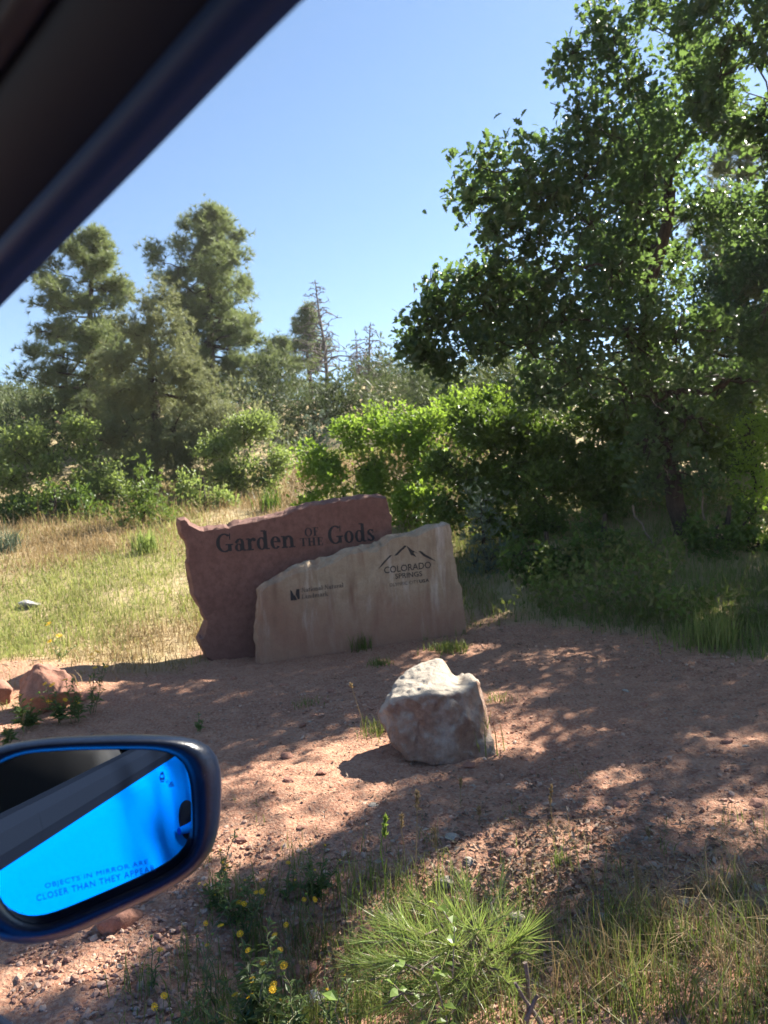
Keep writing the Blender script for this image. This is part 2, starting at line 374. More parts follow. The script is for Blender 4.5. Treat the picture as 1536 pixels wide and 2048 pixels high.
# ------------------------------------------------------------------ the two standing stones of the sign
def zs(x, y): return (340 + x / 2.4774, 960 + y / 2.4774)       # enlarged-crop coordinates to photograph pixels
def dense(poly, step):
    out = []
    for i in range(len(poly)):
        a, b = np.array(poly[i]), np.array(poly[(i + 1) % len(poly)]); n = max(1, int(np.linalg.norm(b - a) / step))
        for k in range(n): out.append(a + (b - a) * k / n)
    return np.array(out)
def slab(name, label, cat, mat, poly_px, p0, yaw, thick, inset, seed):
    """a quarried slab: flat dressed face, broken edges; poly in pixels is where its edge runs on the face plane"""
    r = np.random.default_rng(seed)
    n = np.array([math.sin(yaw), -math.cos(yaw), 0.0]); u = np.array([math.cos(yaw), math.sin(yaw), 0.0])
    P = np.array([on_plane(a, b, p0, n) for a, b in poly_px])
    uv = np.stack([(P - p0) @ u, P[:, 2] - p0[2]], -1)
    uv = dense(uv, .035)
    N = len(uv); t = np.roll(uv, -1, 0) - np.roll(uv, 1, 0); t /= np.linalg.norm(t, axis=1, keepdims=True) + 1e-9
    area = np.sum(uv[:, 0] * np.roll(uv[:, 1], -1) - np.roll(uv[:, 0], -1) * uv[:, 1])
    nrm = np.stack([t[:, 1], -t[:, 0]], -1) * (1 if area > 0 else -1)      # outward
    jag = np.array([mnoise.noise(Vector((a * 7 + seed, b * 7, seed))) * .5 + mnoise.noise(Vector((a * 22, b * 22, seed))) * .3 for a, b in uv])
    uv = uv + nrm * (jag * .042)[:, None]
    loops = []
    def loop(off, w):
        o = uv + nrm * np.reshape(off, (-1, 1)); return p0 + o[:, :1] * u + np.array([0, 0, 1.0]) * o[:, 1:] - n * np.reshape(w, (-1, 1))
    topness = np.clip(nrm[:, 1], 0, 1)
    ins = np.array([inset(a, tp) for a, tp in zip(uv[:, 0], topness)])
    loops.append(loop(-ins - .004, 0.0))
    loops.append(loop(-ins * .8 + .004 * r.normal(size=N), .012))
    for k, f in enumerate((.22, .5, .8)):
        j2 = np.array([mnoise.noise(Vector((a * 9, b * 9, k * 3.1 + seed))) for a, b in uv])
        loops.append(loop((0 if k == 0 else .012) - ins * (.35, 0, .1)[k] + j2 * .022, thick * f + .01 * r.normal(size=N)))
    loops.append(loop(-.03 + 0 * ins, thick))
    V = np.concatenate(loops); F = []
    L = len(loops)
    for k in range(L - 1):
        for i in range(N):
            j = (i + 1) % N; F.append([k * N + i, k * N + j, (k + 1) * N + j, (k + 1) * N + i])
    F.append(list(range(N))[::-1]); F.append([(L - 1) * N + i for i in range(N)])
    mb = MB(); mb.add(V - p0, F); me = mb.mesh(name)
    bm = bmesh.new(); bm.from_mesh(me); bmesh.ops.recalc_face_normals(bm, faces=bm.faces); bm.to_mesh(me); bm.free()
    o = link(name, me, mat, loc=p0); tag(o, label, cat)
    return o, p0, n
YAW = math.radians(20)
red_p0 = np.array([-1.53, 6.62, 0.0]); tan_p0 = np.array([-1.085, 6.42, 0.0])
red_poly = [zs(*q) for q in [(42, 192), (75, 185), (100, 215), (150, 236), (230, 236), (330, 211), (430, 190), (560, 160), (640, 136), (720, 115),
            (820, 95), (940, 84), (960, 72), (1080, 80), (1086, 120), (1100, 180), (1105, 270), (1118, 420), (1135, 800), (1140, 900), (700, 960),
            (250, 975), (235, 925), (190, 880), (140, 792), (165, 760), (182, 700), (150, 640), (125, 590), (105, 520), (95, 450), (88, 350), (76, 300), (50, 262)]]
tan_poly = [zs(*q) for q in [(445, 548), (480, 516), (560, 466), (625, 430), (680, 408), (750, 401), (800, 386), (850, 366), (970, 328), (1020, 325),
            (1080, 287), (1190, 263), (1240, 258), (1280, 236), (1370, 212), (1388, 225), (1410, 370), (1440, 520), (1470, 740), (1476, 830), (900, 900), (456, 965),
            (446, 915), (440, 800), (441, 650)]]
stone_red, rp, rn = slab('stone_sign', 'tall dark red sandstone slab lettered Garden of the Gods', 'stone sign', M['red_stone'], red_poly, red_p0, YAW, .22,
                         lambda a, t: .004 + .02 * t, 3)
stone_tan, tp, tn = slab('stone_sign', 'low tan sandstone slab with mountain logo, standing before the red slab', 'stone sign', M['tan_stone'], tan_poly, tan_p0, YAW, .15,
                         lambda a, t: .004 + t * (.012 + .055 * (math.exp(-((a - .42) / .30) ** 2) + .7 * math.exp(-((a - 1.02) / .16) ** 2) + .45 * math.exp(-((a - 1.5) / .12) ** 2))), 5)

# serif letters, drawn from bars and arcs (capital height 1)
def bar(x0, x1, y0, y1): return [(x0, y0), (x1, y0), (x1, y1), (x0, y1)]
def arc(cx, cy, rx, ry, wx, wy, a0=0, a1=360, n=22):
    t = np.radians(np.linspace(a0, a1, n)); o = [(cx + rx * math.cos(a), cy + ry * math.sin(a)) for a in t]
    i = [(cx + (rx - wx) * math.cos(a), cy + (ry - wy) * math.sin(a)) for a in t]
    return [[o[k], o[k + 1], i[k + 1], i[k]] for k in range(n - 1)]
def disc(cx, cy, r, n=12): return [(cx + r * math.cos(6.2832 * k / n), cy + r * math.sin(6.2832 * k / n)) for k in range(n)]
SER = {
 'G': (.98, [*arc(.47, .5, .45, .52, .20, .075, 48, 325), bar(.64, .84, .03, .40), bar(.52, .94, .36, .43), bar(.74, .80, .66, 1.0), bar(.60, .78, .05, .14)]),
 'a': (.62, [*arc(.23, .20, .22, .22, .15, .06, 0, 360, 16), bar(.34, .52, .03, .50), *arc(.29, .46, .23, .235, .17, .07, 0, 165, 12), bar(.46, .62, 0, .07), disc(.12, .50, .08)]),
 'r': (.52, [bar(.08, .27, .03, .64), bar(0, .38, 0, .065), bar(0, .18, .60, .665), *arc(.38, .44, .17, .24, .10, .12, 60, 170, 8), disc(.43, .57, .095)]),
 'd': (.72, [*arc(.28, .33, .27, .35, .17, .065), bar(.40, .59, .03, 1.02), bar(.28, .5, .98, 1.05), bar(.5, .70, 0, .065)]),
 'e': (.58, [*arc(.29, .33, .28, .35, .18, .065, 0, 322), bar(.14, .55, .345, .41)]),
 'n': (.76, [bar(.08, .27, .03, .64), bar(0, .35, 0, .065), bar(0, .18, .60, .665), *arc(.40, .40, .25, .28, .18, .10, 0, 165, 12), bar(.47, .65, .03, .41), bar(.39, .74, 0, .065)]),
 'o': (.62, [*arc(.29, .33, .29, .35, .18, .065)]),
 's': (.52, [*arc(.23, .50, .20, .18, .14, .065, 25, 262, 14), *arc(.24, .18, .22, .18, .15, .065, -160, 88, 14), bar(.36, .41, .46, .66), bar(.03, .08, .02, .22), [(.06, .46), (.20, .50), (.44, .22), (.30, .18)]]),
 'O': (.98, [*arc(.46, .5, .45, .52, .20, .07)]),
 'F': (.72, [bar(.12, .34, .03, .97), bar(0, .46, 0, .06), bar(0, .64, .94, 1.0), bar(.3, .5, .48, .55), bar(.58, .64, .74, .97), bar(.46, .51, .38, .65)]),
 'T': (.82, [bar(.28, .50, .03, .97), bar(.16, .62, 0, .06), bar(.02, .76, .94, 1.0), bar(.02, .08, .72, .97), bar(.70, .76, .72, .97)]),
 'H': (1.02, [bar(.12, .34, .03, .97), bar(.62, .84, .03, .97), bar(0, .45, 0, .06), bar(.51, .96, 0, .06), bar(0, .45, .94, 1.0), bar(.51, .96, .94, 1.0), bar(.3, .66, .47, .55)]),
 'E': (.78, [bar(.12, .34, .03, .97), bar(0, .68, 0, .06), bar(0, .66, .94, 1.0), bar(.3, .52, .48, .55), bar(.60, .66, .74, .97), bar(.62, .68, .03, .28), bar(.48, .53, .38, .65)]),
 'N': (.98, [bar(.12, .22, .03, .97), bar(.74, .84, .03, .97), [(.10, 1.0), (.32, 1.0), (.84, .0), (.66, 0)], bar(0, .34, 0, .06), bar(.60, .94, .94, 1.0), bar(0, .2, .94, 1)]),
 't': (.46, [bar(.10, .28, .06, .84), bar(0, .42, .60, .665), *arc(.25, .12, .17, .14, .12, .07, 180, 320, 8)]),
 'i': (.42, [bar(.11, .29, .03, .64), bar(0, .40, 0, .065), bar(0, .2, .60, .665), disc(.2, .88, .11)]),
 'l': (.42, [bar(.11, .29, .03, 1.02), bar(0, .40, 0, .065), bar(0, .2, .98, 1.05)]),
 'u': (.74, [bar(.08, .26, .22, .665), *arc(.33, .24, .25, .25, .17, .10, 180, 350, 12), bar(.46, .64, .03, .665), bar(.6, .72, 0, .065), bar(0, .2, .60, .666), bar(.4, .5, .60, .666)]),
 'L': (.76, [bar(.12, .34, .03, .97), bar(0, .68, 0, .06), bar(0, .46, .94, 1.0), bar(.62, .68, .03, .30)]),
 'm': (1.12, [bar(.08, .27, .03, .64), bar(0, .34, 0, .065), bar(0, .18, .60, .665), *arc(.38, .40, .22, .28, .16, .10, 0, 165, 10), bar(.43, .60, .03, .41), bar(.37, .66, 0, .065),
              *arc(.74, .40, .22, .28, .16, .10, 0, 165, 10), bar(.79, .96, .03, .41), bar(.71, 1.04, 0, .065)]),
 'k': (.74, [bar(.08, .27, .03, 1.0), bar(0, .36, 0, .065), bar(0, .18, .96, 1.03), [(.24, .30), (.34, .36), (.62, .66), (.5, .66)], [(.28, .38), (.42, .44), (.70, 0), (.48, 0)], bar(.42, .72, 0, .06), bar(.42, .66, .60, .66)]),
 ' ': (.34, []),
}
def serif_text(s):
    x, polys = 0.0, []
    for ch in s:
        wd, pl = SER[ch]; polys += [[(a + x, b) for a, b in q] for q in pl]; x += wd + .02
    return polys, x - .04
def sans_text(s, spacing=1.0, bold=0.0):
    cu = bpy.data.curves.new('t', 'FONT'); cu.body = s; cu.space_character = spacing; cu.offset = bold; cu.resolution_u = 3
    ob = bpy.data.objects.new('t', cu); C.objects.link(ob)
    dg = bpy.context.evaluated_depsgraph_get(); me = bpy.data.meshes.new_from_object(ob.evaluated_get(dg))
    co = np.array([v.co[:2] for v in me.vertices]); F = [list(p.vertices) for p in me.polygons]
    bpy.data.objects.remove(ob); bpy.data.curves.remove(cu); bpy.data.meshes.remove(me)
    lo, hi = co.min(0), co.max(0); co = (co - lo) / (hi - lo)
    return co, F
def print_on(parent, name, mat, p0, n, ll, lr, uvec, polys=None, width=1.0, mesh2d=None, proud=.003, label=None):
    """lay flat lettering on a stone or glass face: ll-lr is its baseline, uvec its height"""
    inv = parent.matrix_world.inverted() if parent.parent is None else None
    ll, lr, uvec = np.array(ll, float), np.array(lr, float), np.array(uvec, float); mb = MB()
    def pt(a, b, k):
        q = ll + (lr - ll) * a + uvec * b; return on_plane(q[0], q[1], p0 + n * (proud + k * 4e-5), n)
    if mesh2d is not None:
        co, F = mesh2d; mb.add(np.array([pt(a, b, 0) for a, b in co]), F)
    else:
        for k, q in enumerate(polys): mb.add(np.array([pt(a / width, b, k % 12) for a, b in q]), [list(range(len(q)))])
    W = np.concatenate(mb.v); mb.v = [np.array([to_local(parent, v) for v in W])]
    o = link(name, mb.mesh(name), mat, parent)
    if label: o['label'] = label
    return o
def to_local(parent, v):
    chain = []; q = parent
    while q is not None: chain.append(q); q = q.parent
    v = Vector(v)
    for q in reversed(chain): v = q.matrix_basis.inverted() @ v
    return v
def serif_on(par, p0, n, s, ll, lr, h, mat, label):
    pl, wd = serif_text(s); print_on(par, 'lettering', mat, p0, n, zs(*ll), zs(*lr), (h[0] / 2.4774, h[1] / 2.4774), polys=pl, width=wd, label=label)
INK = M['ink']
serif_on(stone_red, rp, rn, 'Garden', (230, 360), (622, 333), (-7, -90), INK, 'black serif word Garden')
serif_on(stone_red, rp, rn, 'OF', (668, 281), (738, 275), (-3, -42), INK, 'small black serif word OF')
serif_on(stone_red, rp, rn, 'THE', (645, 329), (762, 322), (-3, -40), INK, 'small black serif word THE')
serif_on(stone_red, rp, rn, 'Gods', (784, 318), (1018, 301), (-6, -88), INK, 'black serif word Gods')
serif_on(stone_tan, tp, tn, 'National Natural', (652, 557), (860, 531), (-1, -22), M['ink_faint'], 'faded serif words National Natural')
serif_on(stone_tan, tp, tn, 'Landmark', (652, 590), (784, 573), (-1, -22), M['ink_faint'], 'faded serif word Landmark')
def sans_on(par, p0, n, s, ll, lr, h, mat, label, spacing=1.0, bold=0.0):
    print_on(par, 'lettering', mat, p0, n, zs(*ll), zs(*lr), (h[0] / 2.4774, h[1] / 2.4774), mesh2d=sans_text(s, spacing, bold), label=label)
sans_on(stone_tan, tp, tn, 'COLORADO', (1062, 464), (1294, 436), (-2, -33), INK, 'black capitals COLORADO', 1.0, .008)
sans_on(stone_tan, tp, tn, 'SPRINGS', (1117, 490), (1250, 476), (-2, -25), INK, 'black capitals SPRINGS', 1.0, .008)
sans_on(stone_tan, tp, tn, 'OLYMPIC CITY', (1088, 529), (1232, 512), (-1, -17), M['ink_faint'], 'thin faded capitals OLYMPIC CITY', 1.1)
sans_on(stone_tan, tp, tn, 'USA', (1236, 511), (1284, 504), (-1, -17), INK, 'bold capitals USA', 1.1, .02)
def poly_on(par, name, mat, p0, n, polys, label):
    mb = MB()
    for k, q in enumerate(polys):
        W = [on_plane(*zs(*c), p0 + n * (.003 + k * 1e-4), n) for c in q]; mb.add(np.array([to_local(par, v) for v in W]), [list(range(len(q)))])
    link(name, mb.mesh(name), mat, par)['label'] = label
poly_on(stone_tan, 'mountain_logo', INK, tp, tn, [
    [(1030, 444), (1052, 412), (1088, 374), (1102, 371), (1078, 395), (1052, 424)], [(1110, 376), (1138, 346), (1164, 323), (1172, 329), (1146, 352), (1126, 373)],
    [(1170, 324), (1178, 330), (1198, 346), (1232, 366), (1212, 358), (1206, 360), (1222, 384), (1204, 374), (1194, 372), (1182, 346)],
    [(1230, 352), (1244, 352), (1264, 368), (1292, 384), (1318, 403), (1288, 392), (1258, 378)]], 'black peaked mountain outline')
poly_on(stone_tan, 'landmark_emblem', INK, tp, tn, [
    [(596, 545), (602, 548), (614, 570), (612, 597), (598, 597)], [(626, 541), (641, 540), (643, 588), (634, 592), (622, 566)], [(613, 574), (619, 570), (630, 594), (613, 597)]],
    'small dark rock-spire emblem')

# ------------------------------------------------------------------ boulders and rocks
def hull_rock(name, pts, mat, label=None, cat=None, group=None, cuts=3, amp=.02, seed=0, freq=5.0):
    pts = [Vector(p) for p in pts]; c = sum(pts, Vector()) / len(pts)
    zmin = min(p.z for p in pts); base = Vector((c.x, c.y, zmin))
    bm = bmesh.new()
    for p in pts: bm.verts.new(p - base)
    r = bmesh.ops.convex_hull(bm, input=bm.verts)
    bmesh.ops.delete(bm, geom=[g for g in r['geom_interior'] if isinstance(g, bmesh.types.BMVert)], context='VERTS')
    bmesh.ops.dissolve_limit(bm, angle_limit=.12, verts=bm.verts, edges=bm.edges)
    bmesh.ops.triangulate(bm, faces=bm.faces)
    bmesh.ops.bevel(bm, geom=list(bm.edges), offset=.012 * (1 if cuts > 2 else .6), segments=1, affect='EDGES', clamp_overlap=True)
    bmesh.ops.triangulate(bm, faces=bm.faces)
    for _ in range(cuts):
        es = [e for e in bm.edges if e.calc_length() > .018 * (1 if cuts > 2 else 2)]
        if es: bmesh.ops.subdivide_edges(bm, edges=es, cuts=1, use_grid_fill=True); bmesh.ops.triangulate(bm, faces=bm.faces)
    bmesh.ops.smooth_vert(bm, verts=bm.verts, factor=.5, use_axis_x=True, use_axis_y=True, use_axis_z=True)
    bm.normal_update(); s = Vector((seed * 3.7, seed * 1.3, 0))
    for v in bm.verts:
        q = v.co * freq + s
        v.co += v.normal * (amp * mnoise.fractal(q, 1.0, 2.1, 3) + amp * .5 * mnoise.noise(q * 5.1) - amp * .9 * max(0, .12 - abs(mnoise.noise(q * .55 + Vector((3, 1, 7))))) / .12)
    for f in bm.faces: f.smooth = True
    me = bpy.data.meshes.new(name); bm.to_mesh(me); bm.free()
    o = link(name, me, mat, loc=base)
    if label: tag(o, label, cat, group)
    return o
bp = [(748, 1432, 4.20), (764, 1402, 4.25), (800, 1352, 4.40), (838, 1326, 4.50), (874, 1311, 4.56), (888, 1316, 4.56), (852, 1388, 4.06), (778, 1408, 4.12),
      (905, 1394, 4.05), (942, 1352, 4.38), (956, 1366, 4.24), (972, 1420, 4.20), (976, 1470, 4.18), (966, 1505, 4.10), (948, 1526, 4.02), (905, 1534, 3.97),
      (818, 1530, 3.97), (800, 1495, 4.05), (778, 1462, 4.12)]
P = [at(*q) for q in bp]
P += [np.array([x, y, -.12]) for x, y in [(.10, 4.05), (.55, 4.1), (.60, 4.5), (.15, 4.6), (.05, 4.3)]] + [np.array([.53, 4.5, .22]), np.array([.14, 4.55, .25])]
P = [EYE + (np.array(q) - EYE) * .937 for q in P]                # stands where its foot meets the dirt
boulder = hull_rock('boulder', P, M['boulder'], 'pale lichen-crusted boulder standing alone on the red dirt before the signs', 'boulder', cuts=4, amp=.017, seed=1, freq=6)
# the saddle between the two top corners
nb = at(910, 1338, 4.22)
for v in boulder.data.vertices:
    wv = np.array(boulder.location) + np.array(v.co); d = (wv[0] - nb[0]) / .045
    v.co.z -= .075 * math.exp(-d * d) * max(0, min(1, (wv[2] - .29) / .11)) * max(0, min(1, (wv[1] - 3.84) / .23))
# lichen spots on its face
def rnd_rock(name, pos, sx, sy, sz, mat, label, cat, group=None, seed=0, cuts=2, amp=.015):
    r = np.random.default_rng(seed); d = r.normal(size=(16, 3)); d /= np.linalg.norm(d, axis=1, keepdims=True)
    d = d * np.array([sx, sy, sz]) * r.uniform(.8, 1.1, (16, 1)); d[:, 2] += sz * .55
    return hull_rock(name, [np.array(pos) + q for q in d], mat, label, cat, group, cuts, amp, seed)
g0 = ground_at(72, 1440); rnd_rock('boulder', g0 + np.array([0, .22, 0]), .24, .2, .24, M['red_rock'], 'rounded red boulder behind the yellow flowers at the left edge', 'boulder', seed=3, cuts=3, amp=.02)
g0 = ground_at(172, 1398); rnd_rock('rock', g0, .12, .10, .06, M['red_rock'], 'low red rock just right of the rounded red boulder', 'rock', seed=5)
g0 = ground_at(10, 1420); rnd_rock('boulder', g0 + np.array([-.12, .1, 0]), .16, .16, .14, M['red_rock'], 'red boulder cut off by the left frame edge', 'boulder', seed=6)
g0 = ground_at(72, 1212); rnd_rock('rock', g0, .22, .12, .07, M['pale_rock'], 'flat pale rock lying in the sunny meadow grass', 'rock', seed=7)
g0 = ground_at(628, 2020); rnd_rock('rock', g0, .055, .05, .04, M['pale_rock'], 'small bluish grey rock at the foot of the flower plants', 'rock', seed=8)
g0 = ground_at(235, 1850); rnd_rock('rock', g0, .13, .09, .04, M['red_rock'], 'flat pinkish rock half hidden under the car mirror', 'rock', seed=9)
g0 = ground_at(610, 1945); rnd_rock('rock', g0, .06, .05, .03, M['red_rock'], 'small red rock in the gully behind the bluish rock', 'rock', seed=10)
g0 = ground_at(935, 1535); rnd_rock('rock', g0, .05, .025, .022, M['red_rock'], 'splinter of red rock leaning on the foot of the pale boulder', 'rock', seed=12)
for px, py, Yd, s in [(60, 822, 44, 1.0), (30, 826, 44, .8), (85, 862, 30, .7), (790, 775, 47, 1.3)]:
    q = at(px, py, Yd); q[2] = gz(q[0], q[1])
    rnd_rock('outcrop', q, s * 1.5, s, s * .8, M['red_rock'], {60: 'long red rock outcrop on the far left hillside', 30: 'smaller red outcrop at the far left of the hillside',
             85: 'pinkish rock below the red outcrop among the left hillside shrubs', 790: 'dark red outcrop on the ridge beside the dead pines'}[px], 'rock', seed=px, amp=.12)

def in_frame_ground(n, ylo, yhi, rng, bias=1.0):
    y = ylo + (yhi - ylo) * rng.random(n) ** bias; x = (rng.random(n) - .5) * 1.12 * y + .0; return x, y
def t_pebble(seed):
    r = np.random.default_rng(seed); bm = bmesh.new(); bmesh.ops.create_icosphere(bm, subdivisions=1, radius=1)
    V = np.array([v.co[:] for v in bm.verts]) * r.uniform(.75, 1.15, (len(bm.verts), 1)) * np.array([1, .8, .62]); F = np.array([[v.index for v in f.verts] for f in bm.faces]); bm.free(); return V, [F]
mb = MB(); rg = np.random.default_rng(11)
for k in range(3):
    x, y = in_frame_ground(15000, 1.7, 8.3, rg, 1.4); keep = (grass_mask(x, y) < .4) & (fnoise(x, y, 2.2, 20) + .22 * rg.normal(size=len(x)) > .05); x, y = x[keep], y[keep]
    s = np.exp(rg.normal(-5.05, .5, len(x))); s = np.clip(s, .0026, .017)
    scatter(mb, t_pebble(k), np.stack([x, y, gz(x, y) + s * .15], -1), rg.normal(size=(len(x), 3)) * np.array([1, 1, .25]), s, rg, roll=.4)
tag(link('gravel', mb.mesh('gravel'), M['pebble']), 'loose reddish gravel scattered over the dirt clearing', 'gravel', kind='stuff')
rock_me = []
for k in range(4):
    bm = bmesh.new(); bmesh.ops.create_icosphere(bm, subdivisions=2, radius=1)
    for v in bm.verts:
        v.co.z *= .6; v.co += v.co.normalized() * .35 * mnoise.noise(v.co * 1.4 + Vector((k * 9, 0, 0)))
    me = bpy.data.meshes.new('stone'); bm.to_mesh(me); bm.free(); me.materials.append((M['red_rock'], M['boulder'], M['red_rock'])[k % 3]); rock_me.append(me)
rg = np.random.default_rng(12); cnt = 0
for i in range(400):
    px, py = rg.uniform(460, 1530), rg.uniform(1340, 1900); p = ground_at(px, py)
    if grass_mask(p[0], p[1]) > .3 or (735 < px < 1000 and 1380 < py < 1560): continue
    o = link('stone', rock_me[rg.integers(4)], None, None, p + np.array([0, 0, .004])); s = rg.uniform(.012, .034)
    o.scale = (s * rg.uniform(.8, 1.4), s, s * rg.uniform(.6, 1)); o.rotation_euler = (rg.uniform(-.3, .3), rg.uniform(-.3, .3), rg.uniform(0, 6))
    tag(o, 'loose fist-sized or smaller stone lying among the gravel of the dirt clearing', 'stone', 'loose stones on the dirt clearing'); cnt += 1
    if cnt >= 60: break
# leaf litter and wood chips
mb = MB(); rg = np.random.default_rng(13)
def litter(n, cx, cy, sx, sy, smin, smax):
    x = cx + rg.normal(size=n) * sx; y = cy + rg.normal(size=n) * sy; k = y > 1.5; x, y = x[k], y[k]
    d = rg.normal(size=(len(x), 3)) * np.array([1, 1, .22])
    scatter(mb, t_leaf(.2), np.stack([x, y, gz(x, y) + .008], -1), d, rg.uniform(smin, smax, len(x)), rg, roll=.5)
litter(2600, .6, 2.65, .34, .28, .012, .042); litter(2200, 1.05, 2.3, .45, .28, .012, .04); litter(1200, 1.5, 5.2, 1.2, 1.3, .015, .04)
litter(1400, 3.2, 6.6, 1.2, .6, .02, .06); litter(700, -.9, 4.2, .8, .9, .012, .03); litter(900, .4, 3.3, .8, .3, .01, .03); litter(1200, -.2, 2.4, .4, .25, .012, .035); litter(2500, .3, 4.6, 1.5, 1.4, .008, .02)
tag(link('leaf_litter', mb.mesh('leaf_litter'), M['litter']), 'dry brown leaves and chips strewn over the dirt', 'leaf litter', kind='stuff')

# ------------------------------------------------------------------ trees and shrubs
def lathe_trunk(mb, pts, r0, r1, sides=8):
    pts = np.asarray(pts); t = np.linspace(0, 1, len(pts)); rad = r0 + (r1 - r0) * t ** .8; rad[0] *= 1.25
    tube(mb, pts, rad, sides)
def grow_limbs(mb, trunk_pts, r0, targets, rng, twigs=4, sides=6, wob=.07):
    """join every clump centre to the nearest point of the growing limb network"""
    nodes = [np.array(p) for p in trunk_pts]; rads = list(np.linspace(r0, r0 * .35, len(nodes)))
    top = nodes[-1]
    order = sorted(targets, key=lambda c: np.linalg.norm(np.array(c[0]) - top))
    for c, r in order:
        c = np.array(c); A = np.array(nodes)
        cost = np.linalg.norm(A - c, axis=1) + np.where(A[:, 2] > c[2] + .2, .6, 0) + .15 * np.arange(len(A)) / len(A)
        i = int(np.argmin(cost)); L = np.linalg.norm(c - A[i]); n = max(4, int(L / .3))
        P = curve_pts(A[i], c, n, wob, .06, rng); ra = rads[i] * .75; rb = max(.008, min(ra * .55, .02 + .03 * r))
        rr_ = np.linspace(ra, rb, n); tube(mb, P, rr_, sides)
        for q, rq in zip(P[1:], rr_[1:]): nodes.append(q); rads.append(rq)
        for _ in range(twigs):
            d = rng.normal(size=3); d /= np.linalg.norm(d); e = c + d * r * rng.uniform(.6, 1.0)
            tube(mb, curve_pts(c, e, 4, .1, 0, rng), np.linspace(rb * .7, .004, 4), 4, False)
# where the photograph shows sun reaching the clearing, the canopy has gaps
SUN_PATCH = [(850, 1345, .34), (905, 1330, .28), (780, 1380, .2), (940, 1350, .2), (900, 1850, .30), (800, 1900, .28), (1000, 1850, .28), (560, 1680, .22), (480, 1640, .16), (1120, 1430, .16), (1200, 1560, .17), (1300, 1545, .16), (1400, 1480, .12),
             (1480, 1470, .16), (1010, 1460, .16), (1050, 1500, .14), (520, 1530, .15), (460, 1590, .12), (760, 1305, .12), (1200, 1455, .12), (1490, 1650, .22), (1400, 1620, .15), (1530, 1560, .13), (250, 1920, .18), (130, 1940, .2), (1250, 1640, .16), (860, 1700, .14), (640, 1500, .12),
             (1440, 1225, .25), (1290, 1050, .3), (1200, 1310, .12), (980, 1400, .10), (590, 1420, .1), (250, 1400, .14), (360, 1345, .14), (1130, 1650, .1), (1350, 1850, .14), (1500, 1950, .2), (1150, 1950, .14), (560, 1050, .2), (1080, 1385, .1)]
SUN_LINES = []
def sun_gaps(c):
    if not SUN_LINES:
        for a, b, r in SUN_PATCH:
            SUN_LINES.append((ground_at(a, b) if not (b < 1350 and 780 <= a <= 910 and r > .15) else at(a, b, 4.12), r))
        SUN_LINES.append((np.array([.25, 1.9, .35]), .42)); SUN_LINES.append((np.array([.05, 1.9, .25]), .36)); SUN_LINES.append((np.array([.4, 1.85, .3]), .36))
    sd = np.array(sun_dir); keep = np.ones(len(c), bool)
    for p, r in SUN_LINES:
        v = c - p; d = np.linalg.norm(v - np.outer(v @ sd, sd), axis=1); keep &= d > r
    return keep | (c[:, 0] < 3.2)
def split_clumps(cl, seed, k=5, f=.5):
    r = np.random.default_rng(seed); out = []
    for c, R_ in cl:
        for _ in range(k):
            d = r.normal(size=3); d /= np.linalg.norm(d); out.append((np.array(c) + d * R_ * r.uniform(.3, .72), R_ * f * r.uniform(.7, 1.25)))
    return out
def crown_leaves(mb, clumps, tpl, size, dens, rng, per=9, spread=1.6, droop=0.0, flat=.85, shell=.45, up_bias=.5, gaps=None):
    for c, r in clumps:
        c = np.array(c); n = max(3, int(dens * r ** 2 / size ** 2 / per))
        d = rng.normal(size=(n, 3)); d /= np.linalg.norm(d, axis=1, keepdims=True)
        rad = rng.random(n) ** shell; lump = 1 + .22 * np.sin(d[:, 0] * 5 + c[0] * 9) * np.sin(d[:, 2] * 5 + c[2] * 7)
        cc = c + d * (rad * lump)[:, None] * r * np.array([1, 1, flat])
        if gaps is not None: cc = cc[(kp := sun_gaps(cc + gaps))]; d = d[kp]; n = len(cc)
        if n == 0: continue
        k = rng.integers(max(2, per - 4), per + 5, n); idx = np.repeat(np.arange(n), k)
        out = d[idx] * .7 + rng.normal(size=(len(idx), 3)) * .8; out[:, 2] += up_bias - droop
        pos = cc[idx] + rng.normal(size=(len(idx), 3)) * size * spread * .55
        t = tpl[rng.integers(len(tpl))] if isinstance(tpl, list) else tpl
        scatter(mb, t, pos, out, size * rng.uniform(.6, 1.15, len(idx)), rng, roll=1.1)
def px_clumps(rows):                            # (px, py, depth, radius in px) -> world centre and radius
    return [(at(a, b, Y), r / FPX * Y) for a, b, Y, r in rows]
def broad_tree(name, label, cat, base, trunk, r0, clumps, leafmat, tpl, size, dens, seed, barkm='oak_bark', group=None, twigs=4, split=None, gap=False, **kw):
    rng = np.random.default_rng(seed); base = np.array(base, float)
    t = thing(name, label, cat, base, group=group)
    mb = MB(); tr = np.array([base - [0, 0, .15]] + [np.array(p) for p in trunk]) - base
    P = [tr[0]]
    for a, b in zip(tr[:-1], tr[1:]): P += list(curve_pts(a, b, 4, .03, 0, rng)[1:])
    lathe_trunk(mb, P, r0, r0 * .5)
    cl = [(c - base, r) for c, r in clumps]
    if split: twigs = 8
    grow_limbs(mb, P[len(P) // 3:], r0 * .6, cl, rng, twigs)
    link('trunk', mb.mesh('trunk', True), M[barkm], t)
    if split: cl = split_clumps(cl, seed, *split)
    mb = MB(); crown_leaves(mb, cl, tpl, size, dens, rng, gaps=base if gap else None, **kw)
    link('crown', mb.mesh('crown'), M[leafmat], t)
    return t
def gbase(px, Y, dx=0.0):
    q = at(px, 1024, Y); return np.array([q[0] + dx, Y, gz(q[0] + dx, Y)])

